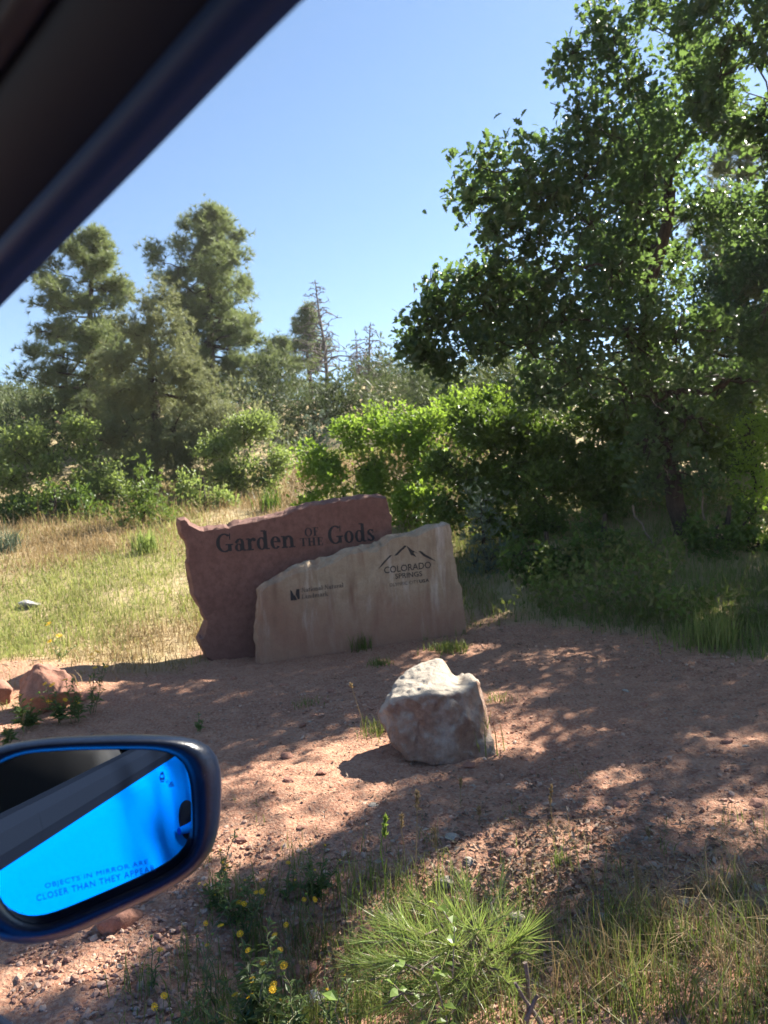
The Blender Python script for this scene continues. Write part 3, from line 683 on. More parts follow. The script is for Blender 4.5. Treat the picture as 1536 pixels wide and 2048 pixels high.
# --- the big gambel oak on the right, limbs reaching left over the clearing
oak_rows = [  # outline lobes first, then the mass behind
    (1140, 110, 7.2, 58), (1190, 60, 7.4, 62), (1230, 120, 7.4, 66), (1290, 40, 7.6, 80), (1260, 185, 7.4, 60), (1370, 110, 7.8, 92),
    (1150, 235, 7.0, 62), (1210, 265, 7.1, 70), (1130, 290, 7.0, 48), (1290, 300, 7.4, 88), (1390, 250, 7.8, 95),
    (985, 345, 6.8, 62), (945, 400, 6.8, 52), (1050, 340, 6.9, 66), (1010, 420, 6.9, 72), (1090, 410, 7.0, 74), (1165, 360, 7.1, 70), (990, 470, 6.8, 42),
    (1060, 480, 7.0, 52), (1180, 450, 7.2, 82), (1280, 420, 7.4, 88), (1225, 540, 7.3, 72), (1120, 545, 7.1, 40),
    (870, 590, 7.2, 52), (930, 570, 7.2, 48), (850, 640, 7.2, 38), (900, 645, 7.2, 58), (970, 620, 7.2, 66), (820, 690, 7.3, 30), (850, 705, 7.3, 34), (990, 535, 7.1, 36),
    (1040, 600, 7.3, 66), (960, 700, 7.4, 70), (1050, 690, 7.4, 84), (1130, 640, 7.5, 78), (1150, 740, 7.6, 92), (1250, 660, 7.8, 90), (890, 720, 7.4, 46),
    (1350, 680, 8.0, 84), (1260, 790, 8.0, 90), (1080, 790, 7.8, 76), (1440, 660, 8.2, 70), (1460, 760, 8.4, 80), (1380, 830, 8.4, 72), (1340, 900, 8.6, 50), (1290, 880, 8.5, 55), (1400, 960, 8.7, 40), (1310, 965, 8.7, 34)]
for Yd, rows in ((8.6, [(1300, 250, 75), (1320, 330, 90), (1270, 420, 85), (1300, 500, 90), (1220, 560, 75), (1240, 600, 90), (1090, 650, 70), (1380, 430, 80)]),
                 (9.6, [(1250, 330, 75), (1280, 400, 90), (1190, 480, 75), (1230, 500, 90), (1060, 590, 70), (1170, 620, 80), (1330, 560, 80), (1020, 680, 60), (1120, 720, 70), (1270, 700, 80)])):
    oak_rows += [(a, b, Yd, r) for a, b, r in rows]
oak_rows += [(990, 590, 8.4, 45), (1040, 560, 8.6, 50), (930, 615, 8.3, 36), (1010, 400, 8.4, 46), (960, 660, 8.6, 50)]
oc = px_clumps(oak_rows)
ob = gbase(1362, 9.2)
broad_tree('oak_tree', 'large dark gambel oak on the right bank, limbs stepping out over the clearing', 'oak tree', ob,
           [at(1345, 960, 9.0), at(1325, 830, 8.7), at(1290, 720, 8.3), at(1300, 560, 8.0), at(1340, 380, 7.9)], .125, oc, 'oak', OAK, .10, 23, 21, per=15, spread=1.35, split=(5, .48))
# --- upper right oak, nearer, its crown filling the top right corner
rows = [(1420, 30, 6.4, 90), (1500, 90, 6.3, 100), (1440, 150, 6.5, 90), (1540, 200, 6.3, 90), (1470, 250, 6.6, 80), (1560, 20, 6.2, 110), (1600, 300, 6.4, 110),
        (1330, -60, 6.8, 110), (1450, -110, 6.6, 130), (1600, -120, 6.3, 140), (1650, 120, 6.2, 130), (1700, 300, 6.3, 140), (1750, 0, 6.2, 150),
        (1520, 300, 6.6, 50), (1540, 610, 7.0, 60), (1600, 480, 6.8, 90), (1650, 620, 6.6, 90), (1400, 200, 6.8, 70)]
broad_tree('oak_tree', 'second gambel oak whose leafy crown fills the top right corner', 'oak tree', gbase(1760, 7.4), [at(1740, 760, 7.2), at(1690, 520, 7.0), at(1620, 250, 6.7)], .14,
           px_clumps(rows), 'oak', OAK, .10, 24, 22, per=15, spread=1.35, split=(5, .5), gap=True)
# --- a third oak past the right edge: it shades the near clearing
for k, (bx, by, cx_, cy_, cz_, nn, lab) in enumerate([(6.3, 5.4, 5.5, 5.3, 4.3, 30, 'oak beyond the right frame edge that throws dappled shade on the near dirt'), (7.2, 8.9, 6.4, 8.3, 4.5, 34, 'oak far beyond the right frame edge shading the right of the clearing'), (8.6, 12.3, 7.4, 11.6, 4.6, 44, 'oak behind the right frame edge shading the grassy bank')]):
    rg = np.random.default_rng(5 + k); b3 = np.array([bx, by, gz(bx, by)])
    cl3 = [(np.array([cx_ + a * 1.25, cy_ + b * 1.45, cz_ + c * .9]), rg.uniform(.40, .7)) for a, b, c in np.clip(rg.normal(size=(nn, 3)), -1.9, 1.9) * .8]
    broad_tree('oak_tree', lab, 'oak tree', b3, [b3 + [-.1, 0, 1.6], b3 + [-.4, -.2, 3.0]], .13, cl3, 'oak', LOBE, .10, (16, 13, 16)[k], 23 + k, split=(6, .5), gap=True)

# --- dark thicket under the big oak
thk = [('tall dark thicket shrub right of the bright shrub, beneath the oak', [(930, 860, 10.6, 60), (900, 930, 10.4, 60), (985, 880, 10.5, 70), (950, 960, 10.3, 70), (1020, 950, 10.3, 70), (905, 1010, 10.2, 50), (980, 1030, 10.1, 60)], 970, 10.4),
       ('dense dark thicket shrub directly behind the small blue juniper', [(1060, 870, 10.4, 75), (1120, 900, 10.4, 75), (1070, 960, 10.2, 70), (1140, 980, 10.2, 70), (1090, 1040, 10.0, 60), (1030, 1070, 9.9, 40)], 1090, 10.3),
       ('dark thicket shrub left of the oak trunk', [(1200, 850, 10.6, 80), (1190, 930, 10.4, 75), (1260, 900, 10.6, 75), (1230, 980, 10.4, 60), (1290, 830, 10.8, 70)], 1210, 10.6),
       ('dark thicket shrub behind the oak trunk', [(1330, 880, 11.2, 70), (1390, 840, 11.3, 75), (1400, 920, 11.2, 60), (1330, 960, 11.0, 50), (1450, 880, 11.4, 50)], 1370, 11.2)]
thk += [('dark shrub filling the slope behind the right frame edge', [(1480, 840, 13, 50), (1530, 870, 13, 50), (1500, 920, 12.8, 50), (1440, 930, 12.8, 45), (1540, 960, 12.6, 45), (1400, 880, 13, 45)], 1490, 13.0),
        ('dark shrub on the slope between oak trunk and right edge', [(1400, 1000, 11.5, 40), (1460, 1000, 11.5, 42), (1520, 1010, 11.4, 42), (1330, 1010, 11.5, 40), (1270, 990, 11.6, 40)], 1410, 11.6),
        ('low dark bush right of the blue juniper on the bank', [(1040, 1110, 8.6, 36), (1090, 1120, 8.5, 40), (1140, 1105, 8.6, 40), (1070, 1150, 8.4, 30)], 1090, 8.6),
        ('low brown-green bush at the foot of the oak trunk', [(1400, 1070, 8.6, 45), (1460, 1080, 8.5, 45), (1520, 1090, 8.4, 45), (1440, 1120, 8.3, 36), (1500, 1030, 8.8, 40)], 1460, 8.6),
        ('low leafy bush between the bank bush and the oak trunk', [(1210, 1090, 8.8, 34), (1180, 1060, 9.0, 36), (1250, 1110, 8.6, 26)], 1210, 8.8)]
for k, (lab, rows, px, Y_) in enumerate(thk):
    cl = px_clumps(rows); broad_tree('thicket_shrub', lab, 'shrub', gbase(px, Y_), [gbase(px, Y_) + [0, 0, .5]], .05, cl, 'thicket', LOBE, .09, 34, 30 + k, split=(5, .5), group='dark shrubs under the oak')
# --- bright scrub oak behind the sign
scr = [('bright lime-green scrub oak behind the left half of the red slab', [(640, 930, 12.2, 55), (700, 880, 12.4, 58), (620, 985, 12.0, 42), (680, 960, 12.1, 60), (740, 940, 12.1, 58), (720, 1000, 12.0, 45), (760, 860, 12.6, 48)], 690, 12.3),
       ('bright lime-green scrub oak behind the right end of the red slab', [(810, 880, 12.2, 58), (790, 950, 12.0, 55), (850, 930, 11.9, 55), (840, 990, 11.6, 50), (870, 860, 12.3, 55), (800, 1020, 11.5, 40), (820, 840, 12.5, 40)], 830, 12.1),
       ('yellow-green scrub oak showing under the oak limbs, right of the lime shrubs', [(905, 830, 13.2, 50), (950, 800, 13.3, 52), (930, 870, 13.0, 50), (985, 840, 13.2, 45), (1010, 790, 13.4, 40)], 940, 13.2)]
for k, (lab, rows, px, Y_) in enumerate(scr):
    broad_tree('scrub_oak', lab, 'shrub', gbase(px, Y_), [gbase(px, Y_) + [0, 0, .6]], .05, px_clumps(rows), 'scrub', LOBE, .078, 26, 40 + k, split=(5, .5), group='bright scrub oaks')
pal = [('dark low scrub oak at the shaded foot of the pinyon', [(60, 1030, 14.2, 40), (120, 1035, 14.2, 40), (190, 1040, 14.1, 36), (10, 1040, 14.2, 40), (235, 1045, 14.0, 30), (150, 1000, 14.4, 40), (90, 1000, 14.4, 40)], 110, 14.2, 'thicket'),
       ('low scrub oak on the dry slope just above the red slab', [(400, 1010, 14.6, 34), (450, 1005, 14.6, 36), (380, 980, 14.8, 34), (360, 1020, 14.4, 28)], 410, 14.6, 'pale'),
       ('pale green scrub oak left of the sign, above dry ground', [(430, 900, 16.2, 48), (490, 880, 16.4, 58), (545, 920, 16.2, 52), (480, 950, 16.0, 50), (540, 970, 15.9, 46), (430, 960, 16, 40), (520, 850, 16.7, 42)], 490, 16.2, 'pale'),
       ('sunlit scrub oak at the left frame edge above the meadow', [(30, 900, 15, 55), (90, 890, 15.2, 48), (20, 960, 14.8, 50), (80, 950, 14.9, 48), (110, 930, 15.1, 34), (-40, 920, 15, 60), (40, 1000, 14.8, 40)], 45, 15, 'pale'),
       ('leafy scrub oak between the left edge shrub and the front pinyon', [(150, 860, 15.6, 40), (175, 900, 15.6, 44), (200, 950, 15.4, 44), (160, 980, 15.3, 42), (235, 985, 15.3, 36), (185, 1020, 15.2, 38), (130, 1010, 15.2, 36)], 175, 15.5, 'pale')]
for k, (lab, rows, px, Y_, mt) in enumerate(pal):
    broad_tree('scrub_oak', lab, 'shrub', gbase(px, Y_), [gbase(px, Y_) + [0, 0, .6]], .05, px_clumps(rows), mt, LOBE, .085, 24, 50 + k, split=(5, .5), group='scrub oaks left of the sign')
broad_tree('scrub_oak', 'small sunlit leafy tree at the right frame edge below the oak', 'shrub', gbase(1500, 9.4), [at(1505, 1000, 9.4), at(1500, 900, 9.3)], .035,
           px_clumps([(1500, 860, 9.3, 36), (1520, 920, 9.2, 42), (1480, 930, 9.3, 30), (1530, 980, 9.2, 40), (1490, 990, 9.3, 30), (1550, 860, 9.2, 50)]), 'scrub', LOBE, .07, 20, 56)
broad_tree('blue_juniper', 'small blue-grey juniper at the right end of the tan slab', 'juniper', gbase(968, 9.3), [at(966, 1060, 9.3)], .03,
           px_clumps([(966, 1000, 9.3, 16), (962, 1035, 9.3, 26), (970, 1075, 9.2, 32), (955, 1110, 9.2, 34), (985, 1115, 9.2, 28), (972, 1150, 9.2, 34)]), 'blue', SPRAYS, .13, 20, 57, per=6, flat=1.1)
# --- junipers and pinyons of the slope
def needle_shrub(label, name, rows, px, Y_, mt, size, dens, seed, cat='juniper', r0=.08, tpl=SPRAYS, group='junipers on the slope', trunk=None, **kw):
    b = gbase(px, Y_); return broad_tree(name, label, cat, b, trunk or [b + [0, 0, .8]], r0, px_clumps(rows), mt, tpl, size, dens, seed, 'pine_bark', group, per=6, **kw)
needle_shrub('round olive juniper in front of the dead pines', 'juniper', [(640, 800, 26, 48), (690, 790, 26, 55), (735, 810, 26, 45), (670, 840, 25.6, 50), (720, 850, 25.6, 44), (610, 830, 25.8, 40)], 680, 26, 'juniper', .30, 21, 60)
needle_shrub('tall dark juniper left of the round olive juniper', 'juniper', [(560, 760, 27, 50), (535, 810, 26.5, 48), (585, 820, 26.5, 48), (550, 870, 26, 50), (600, 870, 26, 40), (530, 730, 27, 34)], 560, 26.5, 'juniper', .30, 20, 61)
needle_shrub('blue-green cone of juniper between round juniper and lime shrub', 'juniper', [(638, 850, 21, 14), (636, 872, 21, 22), (640, 898, 21, 30), (622, 925, 20.8, 32), (655, 925, 20.8, 30)], 638, 21, 'blue', .22, 25, 62, flat=1.2)
needle_shrub('dark columnar juniper at the foot of the oak limbs', 'juniper', [(832, 735, 24, 24), (826, 765, 24, 32), (845, 790, 24, 34), (815, 805, 24, 30), (850, 825, 24, 34)], 835, 24, 'juniper', .25, 24, 63, flat=1.2)
needle_shrub('low juniper beside the red outcrop on the left hillside', 'juniper', [(20, 850, 27, 36), (70, 850, 27, 32), (110, 830, 27, 36), (30, 875, 26, 36), (130, 800, 28, 34)], 60, 27, 'juniper', .30, 18, 64)
needle_shrub('hazy juniper on the skyline at the far left', 'juniper', [(10, 795, 42, 26), (45, 790, 42, 24), (-30, 790, 42, 30), (80, 775, 42, 26), (115, 770, 42, 22)], 30, 42, 'juniper', .5, 18, 65)
needle_shrub('shrubby juniper behind the pale scrub oak', 'juniper', [(480, 800, 24, 46), (530, 860, 23, 40), (570, 900, 22, 38), (460, 850, 23, 45), (590, 940, 21, 28)], 510, 23, 'pinyon', .28, 18, 66)
needle_shrub('dark juniper filling the gap behind the lime shrubs', 'juniper', [(770, 830, 22, 40), (800, 850, 21, 36), (880, 800, 22, 44), (930, 770, 22, 44)], 830, 22, 'juniper', .26, 21, 67)
b = gbase(308, 17.5)
needle_shrub('bushy grey-green pinyon in front of the two tall pines', 'pinyon_tree', [(300, 620, 17.6, 32), (270, 670, 17.6, 45), (340, 665, 17.6, 46), (240, 730, 17.5, 48), (370, 730, 17.5, 52), (400, 790, 17.5, 52),
     (215, 800, 17.4, 50), (430, 850, 17.4, 48), (260, 860, 17.2, 56), (350, 870, 17.2, 55), (200, 880, 17.2, 42), (310, 800, 18.2, 50), (400, 900, 17.2, 46), (290, 930, 17.0, 52), (370, 950, 17, 46),
     (440, 910, 17.2, 36), (230, 940, 17, 44), (300, 700, 17.3, 40), (330, 590, 17.8, 20), (310, 760, 17.2, 44), (330, 900, 17.0, 44), (420, 980, 16.8, 40), (190, 960, 16.9, 40), (260, 990, 16.8, 40), (350, 1000, 16.8, 36), (280, 780, 17.2, 40)], 308, 17.5, 'pinyon', .19, 26, 68, split=(6, .5), tpl=TUFTS, cat='pinyon', r0=.17,
     trunk=[at(312, 880, 17.5), at(308, 790, 17.5), at(302, 700, 17.5)], group='pines behind the meadow')
b = gbase(290, 13)
broad_tree('young_conifer', 'young bright green conifer at the edge of the meadow left of the sign', 'young tree', b, [at(284, 1000, 13), at(281, 950, 13)], .03,
     px_clumps([(280, 938, 13, 12), (280, 960, 13, 20), (290, 985, 13, 27), (265, 1005, 13, 27), (305, 1015, 13, 30), (280, 1035, 12.9, 36), (325, 1040, 12.9, 26), (250, 1040, 12.9, 24)]), 'young', SPRAYS, .13, 22, 69, per=6, flat=1.2, barkm='pine_bark')

# --- pines with whorled limbs
def pine(name, label, cat, px_trunk, rows, Y_, r0, mt, tuft, nb, seed, group, live_from=.18, top_px=None):
    rng = np.random.default_rng(seed); t = thing(name, label, cat, gbase(px_trunk, Y_), group=group); base = np.array(t.location)
    rows = sorted(rows, key=lambda q: q[0]); topy = rows[0][0]; tx = top_px or px_trunk
    top = at(tx, topy, Y_) - base; H = top[2]
    zr = np.array([at(px_trunk, q[0], Y_)[2] - base[2] for q in rows])[::-1]
    axis_px = np.array([px_trunk + (tx - px_trunk) * (1 - (q[0] - topy) / max(1, (1040 - topy))) for q in rows])
    rl = ((axis_px - np.array([q[1] for q in rows])) / FPX * Y_)[::-1]; rr2 = ((np.array([q[2] for q in rows]) - axis_px) / FPX * Y_)[::-1]
    TP = np.array([np.array([0, 0, -.3]) + (top - [0, 0, -.3]) * q + np.array([.06 * math.sin(q * 7), 0, 0]) for q in np.linspace(0, 1, 12)])
    mbt, mbc = MB(), MB(); lathe_trunk(mbt, TP, r0, .02, 8)
    pos, dirs = [], []
    for i in range(nb):
        q = live_from + (1 - live_from) * (i + rng.random()) / nb
        z = q * H; s = np.array([np.interp(q, np.linspace(0, 1, 12), TP[:, k]) for k in range(3)])
        ph = i * 2.4 + rng.normal() * .4; cx = math.cos(ph)
        L = np.interp(z, zr, rl) if cx < 0 else np.interp(z, zr, rr2)
        Lo = .5 * (np.interp(z, zr, rl) + np.interp(z, zr, rr2)); L = (L * abs(cx) + Lo * (1 - abs(cx))) * rng.choice([.4, .65, .9, 1.05, 1.2]) * (1 - .55 * max(0, (q - .8) / .2))
        if L < .12: L = .12
        e = s + np.array([cx * L, math.sin(ph) * L, L * (.28 * q - .10 + .12 * rng.normal())])
        B = curve_pts(s, e, 7, .045, -.07, rng); rb = max(.012, r0 * .28 * (1 - q) + .01); tube(mbt, B, np.linspace(rb, .008, 7), 5, False)
        nc = 2 + int(L / .55)
        for f in np.r_[1.0, rng.uniform(.42, .97, nc)]:
            p = np.array([np.interp(f * 6, np.arange(7), B[:, a]) for a in range(3)])
            side = rng.normal(size=3) * np.array([1, 1, .4]); side /= np.linalg.norm(side); p2 = p + side * L * .30 * (1.15 - f * .7) * rng.uniform(.3, 1.0); p2[2] += .05 * L * rng.random()
            tube(mbt, [p, (p + p2) / 2 - [0, 0, .02], p2], [.014, .010, .006], 4, False)
            for _ in range(int(rng.integers(13, 22))):
                v = rng.normal(size=3) * np.array([1, 1, .85]); pos.append(p2 + v * tuft * .62); d = v * .5 + side * .3 + (e - s) / L * .4; d[2] += .6; dirs.append(d)
        pos.append(e); dirs.append((e - s) / L + [0, 0, .3])
    for k in range(5): pos.append(top + [0, 0, -.1 * k]); dirs.append(rng.normal(size=3) * .3 + [0, 0, 1])
    pos, dirs = np.array(pos), np.array(dirs); pick = rng.integers(0, 3, len(pos))
    for k in range(3): scatter(mbc, TUFTS[k], pos[pick == k], dirs[pick == k], tuft * rng.uniform(.75, 1.2, (pick == k).sum()), rng)
    link('trunk', mbt.mesh('trunk', True), M['pine_bark'], t); link('crown', mbc.mesh('crown'), M[mt], t)
    return t
PG = 'pines behind the meadow'
pine('pine_tree', 'tall ponderosa pine at the left, half cut by the car pillar', 'pine tree', 178, [(462, 165, 200), (490, 100, 215), (530, 80, 232), (570, 72, 250), (620, 48, 272), (645, 28, 270), (680, 60, 280), (740, 70, 300), (800, 60, 300), (860, 90, 290), (960, 120, 240)],
     22, .24, 'pine', .22, 70, 71, PG, .22, 190)
pine('pine_tree', 'tallest ponderosa pine, left of centre behind the pinyon', 'pine tree', 425, [(418, 408, 440), (445, 388, 480), (480, 350, 495), (515, 360, 490), (548, 312, 525), (580, 345, 505), (620, 365, 500), (660, 360, 520), (720, 380, 525), (800, 380, 540), (880, 380, 520)],
     27, .28, 'pine', .26, 84, 72, PG, .24, 425)
pine('pine_tree', 'thin sparse pine just left of the tallest dead pine', 'pine tree', 634, [(615, 600, 632), (650, 585, 650), (680, 580, 655), (700, 530, 660), (730, 560, 655), (770, 590, 650)], 36, .16, 'pine', .27, 22, 73, PG, .45, 612)
pine('pine_tree', 'short pine on the ridge left of the sparse pine', 'pine tree', 556, [(680, 540, 566), (700, 530, 600), (740, 520, 600), (780, 520, 600)], 34, .14, 'pine', .27, 20, 74, PG, .4, 552)
pine('pine_tree', 'open-crowned pine behind the oak at the right edge', 'pine tree', 1490, [(260, 1450, 1510), (330, 1400, 1560), (420, 1380, 1600), (520, 1350, 1620), (620, 1330, 1640), (760, 1320, 1640), (860, 1320, 1640)], 13, .17, 'pinyon', .16, 46, 75, PG, .3, 1478)
def dead_pine(label, px0, py0, px1, py1, Y_, r0, nb, spread, seed):
    rng = np.random.default_rng(seed); b = gbase(px0, Y_); t = thing('dead_pine', label, 'dead tree', b, group='dead pines on the ridge')
    top = at(px1, py1, Y_) - b; mbt, mbb = MB(), MB(); bend = at(px0, py0, Y_) - b
    P = np.array([[0, 0, -.3], bend * .5, bend, bend + (top - bend) * .35 + [.08, 0, 0], bend + (top - bend) * .7, top]); lathe_trunk(mbt, P, r0, .02, 7)
    for i in range(nb):
        q = .08 + .9 * (i + rng.random()) / nb; s = bend + (top - bend) * q; ph = i * 2.4 + rng.normal() * .5
        L = spread * (1.05 - q) ** .7 * rng.uniform(.5, 1.1); e = s + np.array([math.cos(ph) * L, math.sin(ph) * L, L * rng.uniform(-.35, .25)])
        B = curve_pts(s, e, 6, .06, .12, rng); tube(mbb, B, np.linspace(.035 * (1.1 - q) + .012, .010, 6), 4, False)
        for f in rng.uniform(.3, .95, 6):
            p = B[min(5, int(f * 5))]; e2 = p + rng.normal(size=3) * L * .16; tube(mbb, [p, e2], [.016, .010], 3, False)
    link('trunk', mbt.mesh('trunk', True), M['dead'], t); link('branches', mbb.mesh('branches'), M['dead'], t)
dead_pine('tall bare dead pine leaning left on the ridge', 655, 765, 630, 560, 33, .17, 56, 1.9, 81)
dead_pine('shorter bare dead pine right of the tall one', 733, 790, 741, 645, 34, .14, 40, 1.7, 82)
dead_pine('thin grey dead pine close beside the shorter dead pine', 716, 780, 712, 672, 36, .09, 28, 1.1, 83)
# --- the wood on the ridge and the slope behind, too far to part
rg = np.random.default_rng(90); cl = []
for i in range(470):
    x = rg.uniform(-30, 30); y = rg.uniform(19, 58); r = rg.uniform(.7, 1.5); cl.append((np.array([x, y, gz(x, y) + r * .6]), r))
for i in range(60):
    x = rg.uniform(3, 20); y = rg.uniform(13, 26); r = rg.uniform(.7, 1.4); cl.append((np.array([x, y, gz(x, y) + r * rg.uniform(.6, 1.6)]), r))
mb = MB(); crown_leaves(mb, cl, SPRAYS, .36, 10, rg, per=6)
tag(link('distant_scrub', mb.mesh('distant_scrub'), M['juniper']), 'low juniper scrub covering the hillside behind the trees', 'scrub', kind='stuff')

# ------------------------------------------------------------------ grass and low plants
def blades(mb, x, y, h, wd, rng, lean=.35, z=None, seg3=True):
    n = len(x); z = gz(x, y) if z is None else z; a = rng.uniform(0, 2 * np.pi, n); l = np.abs(rng.normal(0, lean, n)) * h
    b = np.stack([x, y, z - .01], -1); d = np.stack([np.cos(a), np.sin(a), 0 * a], -1); a2 = a + rng.uniform(.6, 2.5, n)
    s = np.stack([np.cos(a2), np.sin(a2), 0 * a], -1) * (wd / 2)[:, None]
    mid = b + d * (l * .3)[:, None]; mid[:, 2] += h * .55; tip = b + d * l[:, None]; tip[:, 2] += h * np.clip(1 - .35 * (l / h) ** 2, .3, 1)
    V = np.stack([b - s, b + s, mid + s * .8, mid - s * .8, tip], 1).reshape(-1, 3); o = (np.arange(n) * 5)[:, None]
    mb.v.append(V); mb.f.append(o + np.array([[0, 1, 2, 3]]) + mb.n); mb.f.append(o + np.array([[3, 2, 4]]) + mb.n); mb.n += len(V)
rg = np.random.default_rng(100)
# meadow on the left and behind the sign
n = 150000; y = 4.6 + 15 * rg.random(n) ** 1.25; x = -.62 * y * rg.random(n)
x = np.where(rg.random(n) < .2, x * -.25, x); keep = rg.random(n) < grass_mask(x, y) * np.clip(.62 + .75 * fnoise(x, y, 1.9, 30) + .3 * fnoise(x, y, 6, 32), .06, 1); x, y = x[keep], y[keep]
dry = (fnoise(x, y, 1.1, 35) + .25 * fnoise(x, y, 5, 36) + .22 * rg.normal(size=len(x)) + np.interp(y, [5, 9, 13], [-.3, -.08, .3])) > .14
for sel, nm, mt, lab, hs in ((~dry, 'meadow_grass', 'meadow', 'sunny yellow-green meadow grass left of and behind the sign', 1.0), (dry, 'dry_meadow_grass', 'straw', 'bleached tan grass patches in the meadow and up the slope', 1.15)):
    mb = MB(); a_, b_ = x[sel], y[sel]; h = np.exp(rg.normal(-2.5, .45, len(a_))) * hs * (1 + .35 * fnoise(a_, b_, .9, 31)) * np.interp(b_, [5, 9, 14], [.8, 1, 1.6])
    blades(mb, a_, b_, h, rg.uniform(.004, .009, len(a_)) * np.interp(b_, [5, 16], [.8, 2.0]), rg, 1.0)
    tag(link(nm, mb.mesh(nm), M[mt]), lab, 'grass', kind='stuff')
# shaded grass on the bank under the oak
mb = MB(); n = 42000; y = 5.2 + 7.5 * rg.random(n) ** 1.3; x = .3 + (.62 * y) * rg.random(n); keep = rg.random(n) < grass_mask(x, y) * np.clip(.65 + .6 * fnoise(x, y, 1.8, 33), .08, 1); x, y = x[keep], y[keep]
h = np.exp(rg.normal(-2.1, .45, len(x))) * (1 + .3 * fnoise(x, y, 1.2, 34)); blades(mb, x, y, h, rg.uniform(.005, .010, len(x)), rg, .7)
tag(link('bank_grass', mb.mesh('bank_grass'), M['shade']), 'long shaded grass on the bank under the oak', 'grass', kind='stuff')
# weeds on that bank: broad leaves
mb = MB(); n = 14000; y = 6.2 + 4.5 * rg.random(n); x = 1.2 + (.45 * y) * rg.random(n); k = (fnoise(x, y, 2.1, 36) > .05) & (grass_mask(x, y) > .7); x, y = x[k], y[k]
scatter(mb, LEAF, np.stack([x, y, gz(x, y) + rg.uniform(.03, .38, len(x))], -1), rg.normal(size=(len(x), 3)) + [0, 0, .5], rg.uniform(.04, .09, len(x)), rg)
tag(link('bank_weeds', mb.mesh('bank_weeds'), M['tuft']), 'broad-leaved weeds growing through the bank grass', 'weeds', kind='stuff')
# sparse near grass along the road edge
mb = MB(); 
def patch(cx, cy, sx, sy, n, h0, h1, wd=.0032, lean=.5):
    x = cx + rg.normal(size=n) * sx; y = cy + rg.normal(size=n) * sy; k = (y > 1.45) ; x, y = x[k], y[k]
    blades(mb, x, y, rg.uniform(h0, h1, len(x)), np.full(len(x), wd) * rg.uniform(.6, 1.3, len(x)), rg, lean)
def clumps(cx, cy, sx, sy, nc, per, h0, h1, wd=.003, lean=.55, cr=.035):
    for _ in range(nc):
        a, b = cx + rg.normal() * sx, cy + rg.normal() * sy; k_ = int(per * rg.uniform(.4, 1.5)); hh = rg.uniform(.6, 1.2)
        patch(a, b, cr * rg.uniform(.6, 1.6), cr * rg.uniform(.6, 1.6), k_, h0 * hh, h1 * hh, wd, lean)
clumps(1.0, 2.05, .34, .24, 56, 26, .06, .21); clumps(.8, 1.9, .25, .12, 26, 28, .07, .22); clumps(.6, 2.05, .12, .12, 14, 24, .06, .2); clumps(1.3, 2.5, .3, .2, 12, 14, .04, .12); clumps(-.05, 2.5, .22, .12, 26, 36, .05, .15); clumps(.15, 2.7, .3, .15, 12, 20, .04, .12)
clumps(-.42, 2.25, .2, .25, 30, 30, .06, .17); clumps(.5, 3.0, .5, .2, 12, 12, .03, .1); clumps(-.25, 1.95, .25, .15, 24, 26, .06, .17); clumps(.55, 2.25, .2, .18, 12, 20, .05, .16); clumps(.1, 2.1, .2, .12, 14, 28, .08, .2); clumps(-.1, 1.85, .35, .1, 22, 26, .06, .16)
tag(link('roadside_grass', mb.mesh('roadside_grass'), M['tuft']), 'thin grass along the near road edge', 'grass', kind='stuff')
mb = MB(); clumps(1.0, 2.05, .36, .24, 40, 26, .06, .22, .0026, .9); clumps(.3, 2.0, .3, .2, 12, 20, .08, .22, .0026, .8); clumps(.8, 2.6, .5, .3, 20, 14, .04, .12, .003, 1.2); clumps(-.4, 2.2, .3, .3, 12, 16, .05, .15, .0026, 1.0); patch(1.0, 2.2, .4, .3, 500, .04, .16, .003, 2.2)
tag(link('dry_grass', mb.mesh('dry_grass'), M['straw']), 'bleached straw among the roadside grass', 'grass', kind='stuff')

def tuft(label, px, py, h, n, mt, rad, lean=.35, wd=.005, seed=0, name='grass_tuft'):
    r = np.random.default_rng(seed); g = ground_at(px, py); mb = MB()
    x = r.normal(size=n) * rad; y = r.normal(size=n) * rad; blades(mb, x, y, r.uniform(.45, 1, n) * h, r.uniform(.6, 1.3, n) * wd, r, lean, z=np.zeros(n))
    return tag(link(name, mb.mesh(name), M[mt], loc=g), label, 'grass tuft')
tuft('sunlit yellow-green grass tuft in the shade right of the clearing', 1440, 1290, .38, 160, 'meadow', .12, .3, .009, 1)
tuft('broader pale grass tuft left of the sunlit tuft', 1385, 1285, .25, 140, 'meadow', .16, .6, .008, 2)
tuft('grass tuft growing at the right foot of the boulder', 965, 1505, .26, 60, 'tuft', .035, .3, .006, 3)
tuft('dark grass clump at the left foot of the boulder', 760, 1470, .14, 90, 'tuft', .06, .6, .005, 4)
tuft('low pale grass tuft right of the boulder on a sunny patch', 998, 1400, .10, 60, 'meadow', .05, .6, .005, 5)
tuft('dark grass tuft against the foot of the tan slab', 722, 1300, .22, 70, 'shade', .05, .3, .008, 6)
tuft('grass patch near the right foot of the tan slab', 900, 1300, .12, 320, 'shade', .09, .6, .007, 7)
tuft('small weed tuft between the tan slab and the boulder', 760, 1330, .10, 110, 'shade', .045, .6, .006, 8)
tuft('green weed tuft on the dirt left of the boulder', 615, 1410, .09, 50, 'shade', .05, .6, .006, 9)
tuft('bright bunch of grass above the gully edge', 1120, 1730, .10, 40, 'sap', .02, .3, .004, 10)
tuft('tall upright green grass bunch left of the sapling', 790, 1900, .30, 26, 'sap', .05, .18, .004, 14)
tuft('tall thin grass bunch behind the sapling', 870, 1830, .26, 24, 'sap', .06, .2, .0035, 15)
